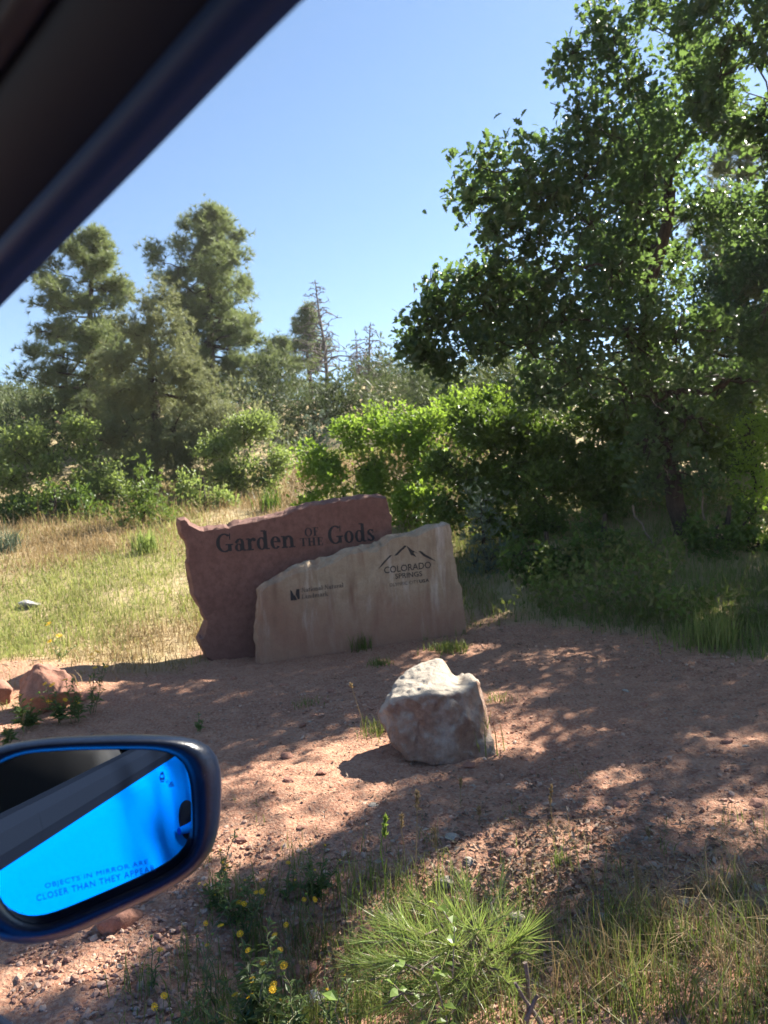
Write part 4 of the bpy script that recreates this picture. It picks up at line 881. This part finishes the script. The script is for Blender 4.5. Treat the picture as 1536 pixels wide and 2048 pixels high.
tuft('dry tan bunch of grass right of the sapling', 1240, 1960, .22, 60, 'straw', .06, .5, .003, 16)
tuft('dark green grass clump in the gully left of the sapling', 690, 1800, .2, 110, 'tuft', .09, .5, .004, 17)
tuft('yucca-like pale grass clump at the left frame edge of the meadow', 15, 1105, .55, 120, 'blue', .10, .5, .016, 11, 'yucca')
tuft('spiky pale yucca in the meadow left of the red slab', 292, 1105, .45, 120, 'pale', .10, .6, .016, 12, 'yucca')
tuft('spiky green yucca peeping over the top edge of the red slab', 540, 1022, .6, 110, 'thicket', .10, .5, .02, 13, 'yucca')

# single seed-head stalks
def stalk(label, base, top, seed, head=.07, green=False, group='dry seed-head stalks by the road'):
    r = np.random.default_rng(seed); b = np.array(base); t = np.array(top) - b
    P = curve_pts([0, 0, -.02], t, 7, .012, 0, r); mb = MB(); tube(mb, P, np.linspace(.0021, .0013, 7), 4, False)
    o = thing('grass_stalk', label, 'grass stalk', b, group=group); link('stem', mb.mesh('stem'), M['sprig' if green else 'straw'], o)
    mb = MB(); tube(mb, [P[-1] - (P[-1] - P[-3]) / np.linalg.norm(P[-1] - P[-3]) * head * q_ for q_ in (1, .6, .25, 0)], [.0015, .0038, .0032, .001], 5, False); k = 60; f = r.random(k); ax = (P[-1] - P[-3]); ax /= np.linalg.norm(ax)
    pos = P[-1] - ax * (f * head)[:, None]; d = ax * .9 + r.normal(size=(k, 3)) * .35
    scatter(mb, t_leaf(.16), pos, d, r.uniform(.012, .022, k), r); link('seed_head', mb.mesh('seed_head'), M['sprig' if green else 'straw'], o)
S_ = [(768, 2000, 2.05, 770, 1635, 'tall green foxtail stalk rising left of the pine sapling', .06, True), (830, 1980, 2.2, 834, 1590, 'thin dry stalk standing behind the sapling tip', .05, False),
      (880, 1850, 2.4, 868, 1660, 'dry bent stalk above the sapling', .07, False), (1105, 1720, 3.0, 1103, 1575, 'dry stalk on the sunny dirt behind the sapling', .07, False),
      (1285, 1900, 2.4, 1272, 1720, 'dry tan seed head right of the sapling', .11, False), (1190, 1850, 2.5, 1186, 1745, 'short straw seed head between sapling and tan seed head', .06, False),
      (1382, 1880, 2.4, 1384, 1765, 'short straw seed head farthest right', .06, False), (805, 1760, 2.7, 803, 1630, 'faint dry stalk left of the thin dry stalk', .05, False),
      (925, 1700, 3.2, 922, 1560, 'slender stalk below the boulder', .04, False), (690, 2030, 1.95, 663, 1895, 'pale stalk with narrow head left of the sapling base', .07, False),
      (640, 2030, 1.95, 605, 1930, 'leaning pale stalk beside the small bluish rock', .03, False), (1235, 1980, 2.1, 1222, 1880, 'broad feathery dry head right of the sapling twigs', .07, False),
      (745, 1990, 2.1, 752, 1830, 'dry narrow spike crossing the sapling left side', .08, False), (960, 1690, 3.0, 958, 1618, 'tiny dry stalk right of the slender stalk', .03, False),
      (1300, 1700, 2.8, 1296, 1660, 'tiny dry sprout on the sunny dirt at right', .03, False), (735, 1440, 4.1, 702, 1370, 'curved dry blade leaning out left of the boulder', .02, False), (45, 1500, 4.6, 48, 1430, 'brown dry seed stalk above the car mirror', .05, False)]
for k, (bx, by, Yd, tx, ty, lab, hd, gr) in enumerate(S_):
    t_ = at(tx, ty, Yd); b_ = at(bx, by, Yd); b_[2] = gz(b_[0], b_[1]); stalk(lab, b_, t_, 200 + k, hd, gr)

# pine sapling in front
rg = np.random.default_rng(120); g = np.array([at(965, 2060, 1.95)[0], 1.95, 0]); g[2] = gz(g[0], g[1])
sap = thing('pine_sapling', 'bushy young pine sapling with long bright needles beside the road', 'sapling', g)
tips = [(720, 1885, 1.95), (745, 1930, 1.85), (800, 1860, 1.9), (830, 1800, 2.0), (860, 1920, 1.8), (905, 1830, 1.95), (930, 1775, 2.05), (900, 1890, 1.8), (960, 1860, 1.85), (985, 1900, 1.8), (1010, 1830, 1.95), (1050, 1870, 1.9),
        (1060, 1910, 1.85), (1000, 1940, 1.75), (940, 1960, 1.75), (870, 1990, 1.72), (800, 1980, 1.8), (770, 2010, 1.75), (830, 2040, 1.7), (900, 2030, 1.68), (960, 2010, 1.7), (1020, 1970, 1.75), (760, 1840, 2.05), (1000, 1790, 2.1),
        (740, 1960, 1.9), (790, 1920, 1.8), (850, 1870, 1.85), (700, 1930, 1.95)]
mbw = MB(); pos, dr, ax = [], [], []
for k, q in enumerate(tips):
    e = at(*q) - g; s = np.array([.0, 0, max(.03, e[2] * rg.uniform(.15, .45))]) + rg.normal(size=3) * [.02, .02, .0]
    B = curve_pts(s, e, 6, .04, .1, rg); tube(mbw, B, np.linspace(.006, .0025, 6), 5, False)
    L = np.linalg.norm(e - s); d0 = (e - B[3]) / np.linalg.norm(e - B[3])
    nn = int(rg.uniform(55, 150)); f = rg.random(nn); base = e - d0 * (f * min(.14, L * .5))[:, None]
    dd = d0 * rg.uniform(.5, 1.3, (nn, 1)) + rg.normal(size=(nn, 3)) * .45; dd[:, 2] += .25; pos.append(base); dr.append(dd); ax.append(np.full(nn, rg.uniform(.7, 1.25)))
tube(mbw, curve_pts([0, 0, -.05], [.0, .02, .22], 5, .05, 0, rg), np.linspace(.014, .006, 5), 6)
link('trunk', mbw.mesh('trunk', True), M['twig'], sap)
mb = MB(); pos, dr = np.concatenate(pos), np.concatenate(dr)
ndl = (np.array([(0, .0065, 0), (0, -.0065, 0), (.5, .0078, .03), (.5, -.0078, .03), (1, 0, .0)], float), [np.array([[0, 1, 3, 2]]), np.array([[2, 3, 4]])])
scatter(mb, ndl, pos, dr, rg.uniform(.065, .12, len(pos)) * np.concatenate(ax), rg); link('needles', mb.mesh('needles'), M['sap'], sap)['kind'] = 'stuff'
for k, (a, b, c, d, Yd) in enumerate([(1052, 2040, 1075, 1990, 1.72), (1050, 1925, 1056, 2048, 1.75), (1083, 2048, 1030, 1965, 1.72)]):
    mb = MB(); tube(mb, curve_pts(at(a, b, Yd) - g, at(c, d, Yd) - g, 4, .03, 0, rg), np.linspace(.006, .004, 4), 6); link('bare_twig', mb.mesh('bare_twig', True), M['twig'], sap)
# leafy sprig twining through the sapling
def sprig(label, base_px, tip_px, Yd, n, size, seed, leaf='sprig'):
    r = np.random.default_rng(seed); b = at(*base_px, Yd); b[2] = gz(b[0], b[1]); o = thing('leafy_sprig', label, 'sprig', b)
    e = at(*tip_px, Yd) - b; B = curve_pts([0, 0, 0], e, 8, .04, 0, r); mb = MB(); tube(mb, B, np.linspace(.0022, .001, 8), 4, False); link('stem', mb.mesh('stem'), M['twig'], o)
    one = MB(); scatter(one, t_leaf(.36), np.zeros((1, 3)), np.array([[1., 0, 0]]), 1.0, r, roll=.01); lm = one.mesh('leaf')
    for k in range(n):
        f = r.uniform(.3, 1.0) * 7; p = np.array([np.interp(f, np.arange(8), B[:, a]) for a in range(3)])
        l = link('leaf', lm, M[leaf], o, p); s = size * r.uniform(.7, 1.2); l.scale = (s, s, s); l.rotation_euler = (r.uniform(-.6, .6), r.uniform(-.9, .2), r.uniform(0, 6.3))
sprig('small round-leaved sprig in front of the pine sapling', (900, 2048), (870, 1800), 1.62, 20, .030, 131)
sprig('bright three-leaf sprig at the bottom left of the sapling', (700, 2048), (680, 1990), 1.62, 6, .036, 132)
sprig('leafy sprig low at the sapling foot', (850, 2048), (810, 1930), 1.64, 14, .028, 133)

# yellow-flowered herbs
def t_flower():
    V, F = [], []
    for k in range(13):
        a = 6.2832 * k / 13; a1, a2 = a - .17, a + .17; n = len(V)
        V += [(.25 * math.cos(a), .25 * math.sin(a), .1), (.8 * math.cos(a1), .8 * math.sin(a1), .22), (1.05 * math.cos(a), 1.05 * math.sin(a), .16), (.8 * math.cos(a2), .8 * math.sin(a2), .22)]; F.append([n, n + 1, n + 2, n + 3])
    n = len(V); V += [(.36 * math.cos(6.2832 * k / 10), .36 * math.sin(6.2832 * k / 10), .14) for k in range(10)] + [(0, 0, .30)]
    F += [[n + k, n + (k + 1) % 10, n + 10] for k in range(10)]
    mb = MB(); mb.add(V, F); return mb.mesh('flower')
flower_me = t_flower(); flower_me.materials.append(M['yellow'])
bm = bmesh.new(); bmesh.ops.create_icosphere(bm, subdivisions=1, radius=.6); bud_me = bpy.data.meshes.new('flower_bud'); bm.to_mesh(bud_me); bm.free(); bud_me.materials.append(M['sprig'])
def herb(label, base_px, tops, Yd, seed, leaf=.045, nleaf=26, fs=.0095):
    r = np.random.default_rng(seed); b = at(*base_px, Yd); b[2] = gz(b[0], b[1]); o = thing('flower_plant', label, 'wildflower', b, group='yellow wildflowers by the road')
    ms, ml = MB(), MB(); fl = []
    for tx, ty in tops:
        e = at(tx, ty, Yd + r.uniform(-.08, .08)) - b; B = curve_pts(r.normal(size=3) * [.015, .015, 0], e, 8, .025, 0, r); tube(ms, B, np.linspace(.0026, .0012, 8), 5, False)
        k = nleaf; f = r.uniform(.1, .97, k) * 7; pos = np.stack([np.interp(f, np.arange(8), B[:, a]) for a in range(3)], -1)
        d = r.normal(size=(k, 3)) * [1, 1, .3] + [0, 0, .45]; scatter(ml, t_leaf(.17), pos, d, leaf * (1.15 - f / 9) * r.uniform(.6, 1.1, k), r, roll=.4)
        fl.append((e, r.normal(size=3) * .3 + [0, -.35, 1]))
        for _ in range(r.integers(0, 2)):
            j = r.integers(4, 7); e2 = B[j] + np.array([r.normal() * .035, r.normal() * .035, r.uniform(.02, .06)]); tube(ms, [B[j], e2], [.0012, .001], 4, False); fl.append((e2, r.normal(size=3) * .4 + [0, -.3, 1]))
    link('stem', ms.mesh('stem'), M['stalk'], o); link('foliage', ml.mesh('foliage'), M['herb'], o)
    for p, d in fl:
        bud = r.random() < .4; q = link('flower_bud' if bud else 'flower', bud_me if bud else flower_me, None, o, p); s = fs * r.uniform(.75, 1.15) * (.7 if bud else 1); q.scale = (s, s, s); q.rotation_euler = Vector(d).to_track_quat('Z', 'Y').to_euler()
herb('leafy yellow-flowered plant at the bottom centre-left with most blooms', (520, 2100), [(480, 1868), (542, 1842), (525, 1925), (495, 1900), (450, 1960), (560, 1900), (505, 1960), (470, 1990), (545, 1980)], 1.85, 141, .065, 46, .0105)
herb('dark leafy stem without open blooms right of the leafiest flower plant', (600, 2090), [(575, 1960), (600, 1990), (560, 2000)], 1.82, 156, .06, 40, .004)
herb('yellow-flowered stem cluster left of the leafiest flower plant', (430, 2000), [(412, 1846), (425, 1868), (395, 1872), (415, 1890)], 2.05, 142, .03, 18)
herb('tall budding flower stem right of the leafiest flower plant', (600, 1960), [(612, 1788), (608, 1800), (572, 1850), (552, 1886)], 2.05, 143, .03, 22)
herb('yellow flowers in the gully above the flower stem cluster', (500, 1900), [(478, 1806), (512, 1785), (524, 1783)], 2.4, 144, .04, 22)
herb('single yellow bloom highest in the gully', (580, 1830), [(576, 1726), (590, 1745)], 2.6, 145, .04, 24)
herb('yellow flower at the lower edge of the car mirror', (310, 1990), [(303, 1872), (320, 1900)], 2.1, 146, .03, 18)
herb('dark leafy plant with one low yellow bloom at the bottom left', (330, 2090), [(308, 2014), (345, 2030), (380, 2010)], 1.8, 147, .05, 24)
herb('leafy plant just right of the car mirror', (440, 1880), [(470, 1660), (440, 1700), (410, 1770), (455, 1730)], 2.5, 148, .05, 30, .006)
herb('yellow-flowered plant in front of the rounded red boulder', (120, 1465), [(90, 1368), (78, 1385), (105, 1370), (110, 1385), (130, 1400)], 4.9, 149, .07, 34, .022)
herb('leafy yellow-flowered plant right of the rounded red boulder', (152, 1450), [(145, 1358), (130, 1360), (160, 1385), (155, 1400)], 4.9, 150, .08, 40, .022)
herb('tallest yellow-flowered stem at the meadow edge', (188, 1430), [(195, 1304), (182, 1318), (208, 1330), (190, 1336), (212, 1334)], 5.1, 151, .06, 26, .02)
herb('distant yellow flowers on the sandy berm', (120, 1330), [(97, 1248), (118, 1272), (150, 1292), (100, 1283), (110, 1305)], 6.2, 152, .05, 14, .028)
herb('small green weed on the dirt above the car mirror', (398, 1470), [(398, 1425), (405, 1440), (390, 1445)], 4.5, 153, .05, 18, .004)
herb('bushy green weed in the gully right of the mirror', (470, 1860), [(450, 1740), (490, 1760), (510, 1745), (430, 1790), (530, 1790)], 2.45, 157, .05, 34, .005)
herb('dark bushy weed in the gully left of the grass clump', (640, 1830), [(610, 1700), (650, 1690), (680, 1720), (630, 1740), (590, 1760)], 2.6, 158, .05, 34, .005)
herb('thin weed with narrow leaves left of the sapling foot', (680, 2080), [(650, 1930), (690, 1950), (630, 1970)], 1.8, 159, .045, 30, .004)
herb('sprawling weed below the leaning stems at the bottom', (420, 2100), [(400, 1985), (440, 2000), (370, 2020)], 1.8, 160, .05, 34, .004)
herb('leafy green weed in front of the red boulder at the left', (60, 1475), [(40, 1390), (62, 1400), (80, 1420), (25, 1410)], 4.8, 155, .09, 40, .008)
herb('low weed at the left edge above the mirror', (20, 1495), [(10, 1450), (30, 1440), (24, 1460)], 4.5, 154, .07, 24, .006)

# fallen twigs and dead branches under the oak
for k, (a, b, c, d, Y0, Y1, rr_) in enumerate([(1265, 1010, 1310, 1095, 9.0, 8.8, .018), (1375, 885, 1405, 960, 8.9, 8.9, .010), (1400, 965, 1412, 1045, 8.9, 8.9, .014), (1320, 920, 1340, 960, 8.6, 8.6, .006)]):
    pa, pb = at(a, b, Y0), at(c, d, Y1); mb = MB(); tube(mb, curve_pts(pa - pb, [0, 0, 0], 6, .03, 0, rg), np.linspace(rr_ * .6, rr_, 6), 6)
    tag(link('dead_branch', mb.mesh('dead_branch', True), M['twig'], loc=pb), ['dark dead branch leaning left of the oak trunk', 'thin pale dead branch hanging right of the oak trunk', 'dark sapling stem right of the oak trunk', 'short bare twig on the oak trunk'][k], 'branch')

# ------------------------------------------------------------------ the car the picture is taken from
TH = 0.94414372
car = thing('car', 'bright blue car at the near edge, its pillar and side mirror in view', 'car', (0, 0, -.1), TH)
ct, st = math.cos(TH), math.sin(TH)
def car_l(v): return np.array([v[0] * ct + v[1] * st, -v[0] * st + v[1] * ct, v[2] + .1])     # world -> (outward, forward, up)
def car_w(o, f, z): return np.array([o * ct - f * st, o * st + f * ct, z])
M['paint'] = plain('blue_car_paint', (.0, .105, .52), .5, .0, .0)
M['trim'] = plain('black_trim', (.006, .009, .017), .7, 0, .0)
M['plastic'] = plain('mirror_plastic', (.004, .008, .020), .30, 0, .16, vary=.2, scale=300, bmp=.06)
M['pillar'] = plain('pillar_cloth', (.010, .020, .052), .5, 0, .25)
M['cabin'] = plain('cabin_dark', (.002, .003, .006), .9, 0, .1)
M['seat'] = plain('seat_leather', (.016, .016, .018), .7, 0, .2)
mm, nt, bs = new_mat('mirror_glass'); bs.inputs['Metallic'].default_value = 1; bs.inputs['Roughness'].default_value = .015; bs.inputs['Base Color'].default_value = (.82, .86, .90, 1); M['mirror'] = mm
S0 = .182; BELT = 1.045; SILL = 1.098
def prism(name, prof, f0, f1, mat, parent, steps=1, shape=None, smooth=False):
    """a profile of (outward, up) swept along the car from f0 to f1"""
    mb = MB(); n = len(prof); V = []; F = []
    for k in range(steps + 1):
        f = f0 + (f1 - f0) * k / steps
        for o, z in prof: V.append((o + (shape(f, z) if shape else 0), f, z + .1))
    for k in range(steps):
        for i in range(n): j = (i + 1) % n; F.append([k * n + i, k * n + j, (k + 1) * n + j, (k + 1) * n + i])
    F.append(list(range(n))); F.append([steps * n + i for i in range(n)][::-1]); mb.add(V, F)
    return link(name, mb.mesh(name, smooth), mat, parent)
skin = [(S0 + .004, BELT), (S0 + .014, BELT - .02), (S0 + .030, .90), (S0 + .040, .78), (S0 + .030, .60), (S0 + .012, .50), (S0 + .02, .40), (S0 - .02, .20), (S0 - .08, .20), (S0 - .08, BELT - .01)]
door = prism('door', skin, -.62, .62, M['paint'], car, 12, None, True)
prism('fender', skin, .632, 1.9, M['paint'], car, 6, None, True)
prism('rear_door', skin, -1.6, -.632, M['paint'], car, 6, None, True)
def trim_profile(top): return [(S0 - .02, BELT - .003), (S0 + .008, BELT - .003), (S0 + .013, BELT + .012), (S0 + .010, top - .010), (S0, top), (S0 - .02, top)]
prism('belt_trim', trim_profile(1.086), -1.6, .33, M['trim'], door, 10); prism('corner_trim', trim_profile(1.0865), .3305, .9, M['trim'], door, 4)
prism('sill_pad', [(S0 - .14, 1.01), (S0 - .024, 1.01), (S0 - .024, 1.072), (S0 - .05, 1.072), (S0 - .12, 1.055)], -.7, .85, M['pillar'], door, 4)
# handle: dark ellipsoid painting the shaded cup, behind a body-coloured bar
hz, hf = .915, -.255
mb = MB(); P = []; 
for k in range(15):
    t = k / 14; P.append((S0 + .034 + .028 * math.sin(math.pi * t) ** .6, hf + .09 - .19 * t, hz + .1 + .012 * (1 - t)))
tube(mb, P, [.006 + .008 * math.sin(math.pi * k / 14) for k in range(15)], 10); link('handle', mb.mesh('handle', True), M['paint'], door)
bm = bmesh.new(); bmesh.ops.create_uvsphere(bm, u_segments=24, v_segments=10, radius=1); me = bpy.data.meshes.new('handle_cup_shade'); bm.to_mesh(me); bm.free()
o = link('handle_cup_shade', me, M['trim'], door, (S0 + .026, hf, hz + .11)); o.scale = (.012, .055, .036)
# window pane and frame, pillar, roof rail, roof and the dark cabin
# pillar edge runs from the mirror base up and back to the roof rail; follows the edge seen in the photograph
e0 = car_l(EYE + ray(-160, 765) * .40); e1 = car_l(EYE + ray(0, 600) * .345); e2 = car_l(EYE + ray(290, 305) * .285); e3 = car_l(EYE + ray(580, 0) * .235); e4 = e3 + (e3 - e2) * 1.2 + np.array([0, 0, -.01]); e5 = e4 + np.array([-.01, -.8, .02])
s0_ = e0 + (e0 - e1) * 1.5; s0_[2] = max(s0_[2], 1.0)
edge = [s0_, e0, e1, e2, e3, e4, e5]; E_ = []
for a, b in zip(edge[:-1], edge[1:]):
    for k in range(6): E_.append(a + (b - a) * k / 6)
E_.append(edge[-1]); E_ = np.array(E_)
for _ in range(4): E_[1:-1] = .25 * E_[:-2] + .5 * E_[1:-1] + .25 * E_[2:]
def sweep(name, offs, mat, smooth=True):
    T = np.gradient(E_, axis=0); T /= np.linalg.norm(T, axis=1, keepdims=True)
    out = np.tile([1.0, 0, 0], (len(E_), 1)); U = np.cross(T, out); U /= np.linalg.norm(U, axis=1, keepdims=True); U *= np.sign(U[:, 2:3] + 1e-6)
    V = []; n = len(offs)
    for i in range(len(E_)):
        for a, b in offs: V.append(E_[i] + U[i] * a + np.array([b, 0, 0]))
    F = [[i * n + j, i * n + (j + 1) % n, (i + 1) * n + (j + 1) % n, (i + 1) * n + j] for i in range(len(E_) - 1) for j in range(n)]
    mb = MB(); mb.add(V, F); return link(name, mb.mesh(name, smooth), mat, car)
sweep('front_pillar', [(0, .0), (.012, -.012), (.035, -.030), (.062, -.036), (.066, -.030), (.066, .035), (.052, .035), (.024, .018)], M['pillar'])
M['edge'] = plain('pillar_reflection_blue', (.020, .060, .20), .5, 0, .3)  # blue reflection along the pillar, painted as the strip's own colour
sweep('pillar_edge_reflection', [(-.002, .001), (.004, -.008), (.011, -.0125), (.014, -.010), (.010, .002)], M['edge'])
sweep('headliner_edge', [(.043, -.037), (.045, -.041), (.050, -.043), (.053, -.040), (.052, -.03), (.044, -.03)], plain('seam_piping', (.07, .075, .10), .6))
prism('roof', [(S0 + .01, 1.60), (S0 - .2, 1.66), (-.7, 1.68), (-1.3, 1.62), (-1.3, 1.60), (-.7, 1.645), (S0 - .2, 1.63)], -1.6, .45, M['cabin'], car, 4)
sweep('headliner', [(.072, -.03), (.085, -.06), (.14, -.14), (.26, -.30), (.28, -.30), (.17, -.05), (.16, .03), (.075, .0)], M['cabin'])
prism('cabin_shell', [(-1.32, .25), (-1.28, .25), (-1.28, 1.62), (-1.32, 1.62)], -1.6, 1.0, M['cabin'], car)
prism('floor_pan', [(-1.3, .22), (S0 - .1, .22), (S0 - .1, .26), (-1.3, .26)], -1.6, 1.6, M['cabin'], car)
prism('rear_bulkhead', [(-1.3, .25), (S0 - .05, .25), (S0 - .05, 1.6), (-1.3, 1.6)], -1.65, -1.6, M['cabin'], car)
prism('dashboard', [(-1.3, .3), (S0 - .1, .3), (S0 - .1, .98), (-1.3, .98)], .75, 1.3, M['cabin'], car)
def pad(name, o, f, z, so_, sf, sz, mat, parent=None):
    bm = bmesh.new(); bmesh.ops.create_cube(bm, size=2); bmesh.ops.subdivide_edges(bm, edges=bm.edges, cuts=4, use_grid_fill=True)
    for v in bm.verts:
        q = v.co; L = (abs(q.x) ** 4 + abs(q.y) ** 4 + abs(q.z) ** 4) ** .25; v.co = q / max(L, .01)
        v.co.x *= so_; v.co.y *= sf; v.co.z *= sz
    for f_ in bm.faces: f_.smooth = True
    me = bpy.data.meshes.new(name); bm.to_mesh(me); bm.free(); return link(name, me, mat, parent or car, (o, f, z + .1))
seat = pad('seat_back', -.18, -.42, .80, .24, .08, .34, M['seat']); pad('headrest', -.16, -.40, 1.24, .13, .06, .10, M['seat'])

# side mirror
MP = np.array([-0.25544574, 0.60745355, 1.08266022]); MN = np.array([0.47673128, -0.87349759, 0.09863697])
outer = [(-92, 1570), (-62, 1518), (0, 1490), (100, 1475), (250, 1469), (350, 1472), (414, 1480), (438, 1498), (443, 1560), (440, 1640), (430, 1692), (392, 1745), (330, 1782), (269, 1812), (144, 1870), (99, 1884), (54, 1889), (0, 1884), (-50, 1850), (-85, 1780), (-102, 1680)]
glass = [(-62, 1600), (-40, 1556), (0, 1530), (45, 1509), (150, 1502), (300, 1501), (345, 1506), (370, 1526), (380, 1580), (383, 1650), (384, 1690), (370, 1714), (344, 1734), (299, 1758), (210, 1797), (135, 1827), (92, 1845), (60, 1847), (30, 1833), (9, 1808), (0, 1784), (-40, 1712), (-60, 1650)]
def polar(poly, n=72, c=(165, 1670)):
    P = dense(np.array(poly, float), 4); a = np.unwrap(np.arctan2(P[:, 1] - c[1], P[:, 0] - c[0]))
    if a[-1] < a[0]: P, a = P[::-1], a[::-1]
    i = np.argsort(np.mod(a, 2 * np.pi)); am = np.mod(a, 2 * np.pi)[i]; r = np.hypot(P[:, 0] - c[0], P[:, 1] - c[1])[i]
    t = np.linspace(0, 2 * np.pi, n, endpoint=False); rr = np.interp(t, np.r_[am - 2 * np.pi, am, am + 2 * np.pi], np.r_[r, r, r])
    for _ in range(2): rr = .25 * np.roll(rr, 1) + .5 * rr + .25 * np.roll(rr, -1)
    return np.stack([c[0] + rr * np.cos(t), c[1] + rr * np.sin(t)], -1)
PO, PG_ = polar(outer), polar(glass); NP = len(PO)
def ring(px, off): return np.array([car_l(on_plane(a, b, MP + MN * off, MN)) for a, b in px])
def mixp(a, b, f): return a + (b - a) * f
cen = np.array([165., 1670.])
loops = [ring(mixp(PG_, cen, .01), -.001), ring(mixp(PG_, PO, .05), .0), ring(mixp(PG_, PO, .14), .004), ring(mixp(PG_, PO, .22), .013), ring(mixp(PG_, PO, .40), .017), ring(mixp(PG_, PO, .72), .013), ring(mixp(PG_, PO, .94), .002), ring(PO, -.012), ring(mixp(PO, cen, .015), -.03)]
b0 = loops[-1]; cc = b0.mean(0); bn = np.array([MN[0] * ct + MN[1] * st, -MN[0] * st + MN[1] * ct, MN[2]])
for k, (f, dpt) in enumerate([(.05, .02), (.14, .045), (.30, .07), (.55, .088), (.8, .095)]): loops.append(b0 + (cc - b0) * f - bn * dpt)
V = np.concatenate(loops); F = [[k * NP + i, k * NP + (i + 1) % NP, (k + 1) * NP + (i + 1) % NP, (k + 1) * NP + i] for k in range(len(loops) - 1) for i in range(NP)]; F.append([(len(loops) - 1) * NP + i for i in range(NP)])
mb = MB(); mb.add(V, F); me = mb.mesh('side_mirror', True)
bm = bmesh.new(); bm.from_mesh(me); bmesh.ops.recalc_face_normals(bm, faces=bm.faces); bm.to_mesh(me); bm.free()
sm = link('side_mirror', me, M['plastic'], car); sm['label'] = 'black plastic side mirror housing reflecting the blue door'
mb = MB(); mb.add(ring(mixp(PG_, PO, .03), .0006), [list(range(NP))]); link('mirror_glass', mb.mesh('mirror_glass'), M['mirror'], sm)
mb = MB(); tube(mb, [loops[0][NP // 2] + [-.16, -.02, -.03], loops[0][NP // 2] + [-.06, .03, -.02], cc - bn * .03], [.03, .028, .03], 10); link('mirror_arm', mb.mesh('mirror_arm', True), M['plastic'], sm)
M['etch'] = plain('mirror_print', (.0, .068, .34), .6, 0, .2)
def mir_text(s, ll, lr, h, label):
    print_on(sm, 'lettering', M['etch'], MP, MN, ll, lr, h, mesh2d=sans_text(s, 1.12, 0), proud=.0009, label=label)
mir_text('OBJECTS IN MIRROR ARE', (91, 1780), (297, 1731), (-2, -12.5), 'etched words OBJECTS IN MIRROR ARE')
mir_text('CLOSER THAN THEY APPEAR', (74, 1803), (311, 1742), (-2, -12.5), 'etched words CLOSER THAN THEY APPEAR')
def etch(name, polys, label):
    mb = MB()
    for q in polys: mb.add(np.array([car_l(on_plane(a, b, MP + MN * .0009, MN)) for a, b in q]), [list(range(len(q)))])
    link(name, mb.mesh(name), M['etch'], sm)['label'] = label
etch('warning_icon', [[(320, 1546), (327, 1543), (328, 1549), (321, 1551)], [(318.5, 1552), (321, 1551.5), (322, 1561), (319.5, 1561)], [(326.5, 1550), (329, 1549.5), (330, 1560), (327.5, 1560)], [(321, 1556), (328, 1555), (328, 1560), (322, 1561)],
     [(320, 1562.5), (329, 1561.5), (328, 1565), (321, 1565)]], 'small etched car symbol')
etch('warning_icon', [[(339, 1566), (344, 1563), (346, 1566), (340, 1568)], [(336.5, 1569), (347.5, 1567.5), (348, 1570), (337, 1571.5)], [(337, 1572), (339, 1572), (340, 1575), (338, 1575)], [(345, 1571), (347, 1570.5), (347.5, 1573.5), (345.5, 1574)], [(339, 1573), (345, 1572), (345, 1573.6), (339, 1574.6)],
     [(331, 1562), (332.2, 1561), (335, 1567), (333.6, 1567.6)], [(334, 1560.6), (335, 1559.8), (338, 1564.5), (336.8, 1565.5)]], 'smaller etched car symbol with waves')

# ------------------------------------------------------------------ thin haze volume added to veil and set back the far trees
bm = bmesh.new(); bmesh.ops.create_cube(bm, size=1); me = bpy.data.meshes.new('haze'); bm.to_mesh(me); bm.free()
hz_o = link('haze', me); hz_o.scale = (320, 340, 21); hz_o.location = (0, 100, 7.5)
mh = bpy.data.materials.new('haze'); mh.use_nodes = True; nt = mh.node_tree; nt.nodes.remove(nt.nodes['Principled BSDF'])
pv = nd(nt, 'ShaderNodeVolumePrincipled', Density=.0005); pv.inputs['Color'].default_value = (.93, .96, 1, 1); pv.inputs['Anisotropy'].default_value = .25
nt.links.new(pv.outputs[0], nt.nodes['Material Output'].inputs['Volume']); me.materials.append(mh); tag(hz_o, 'thin added haze veil that lightens the far trees', 'haze', kind='stuff')
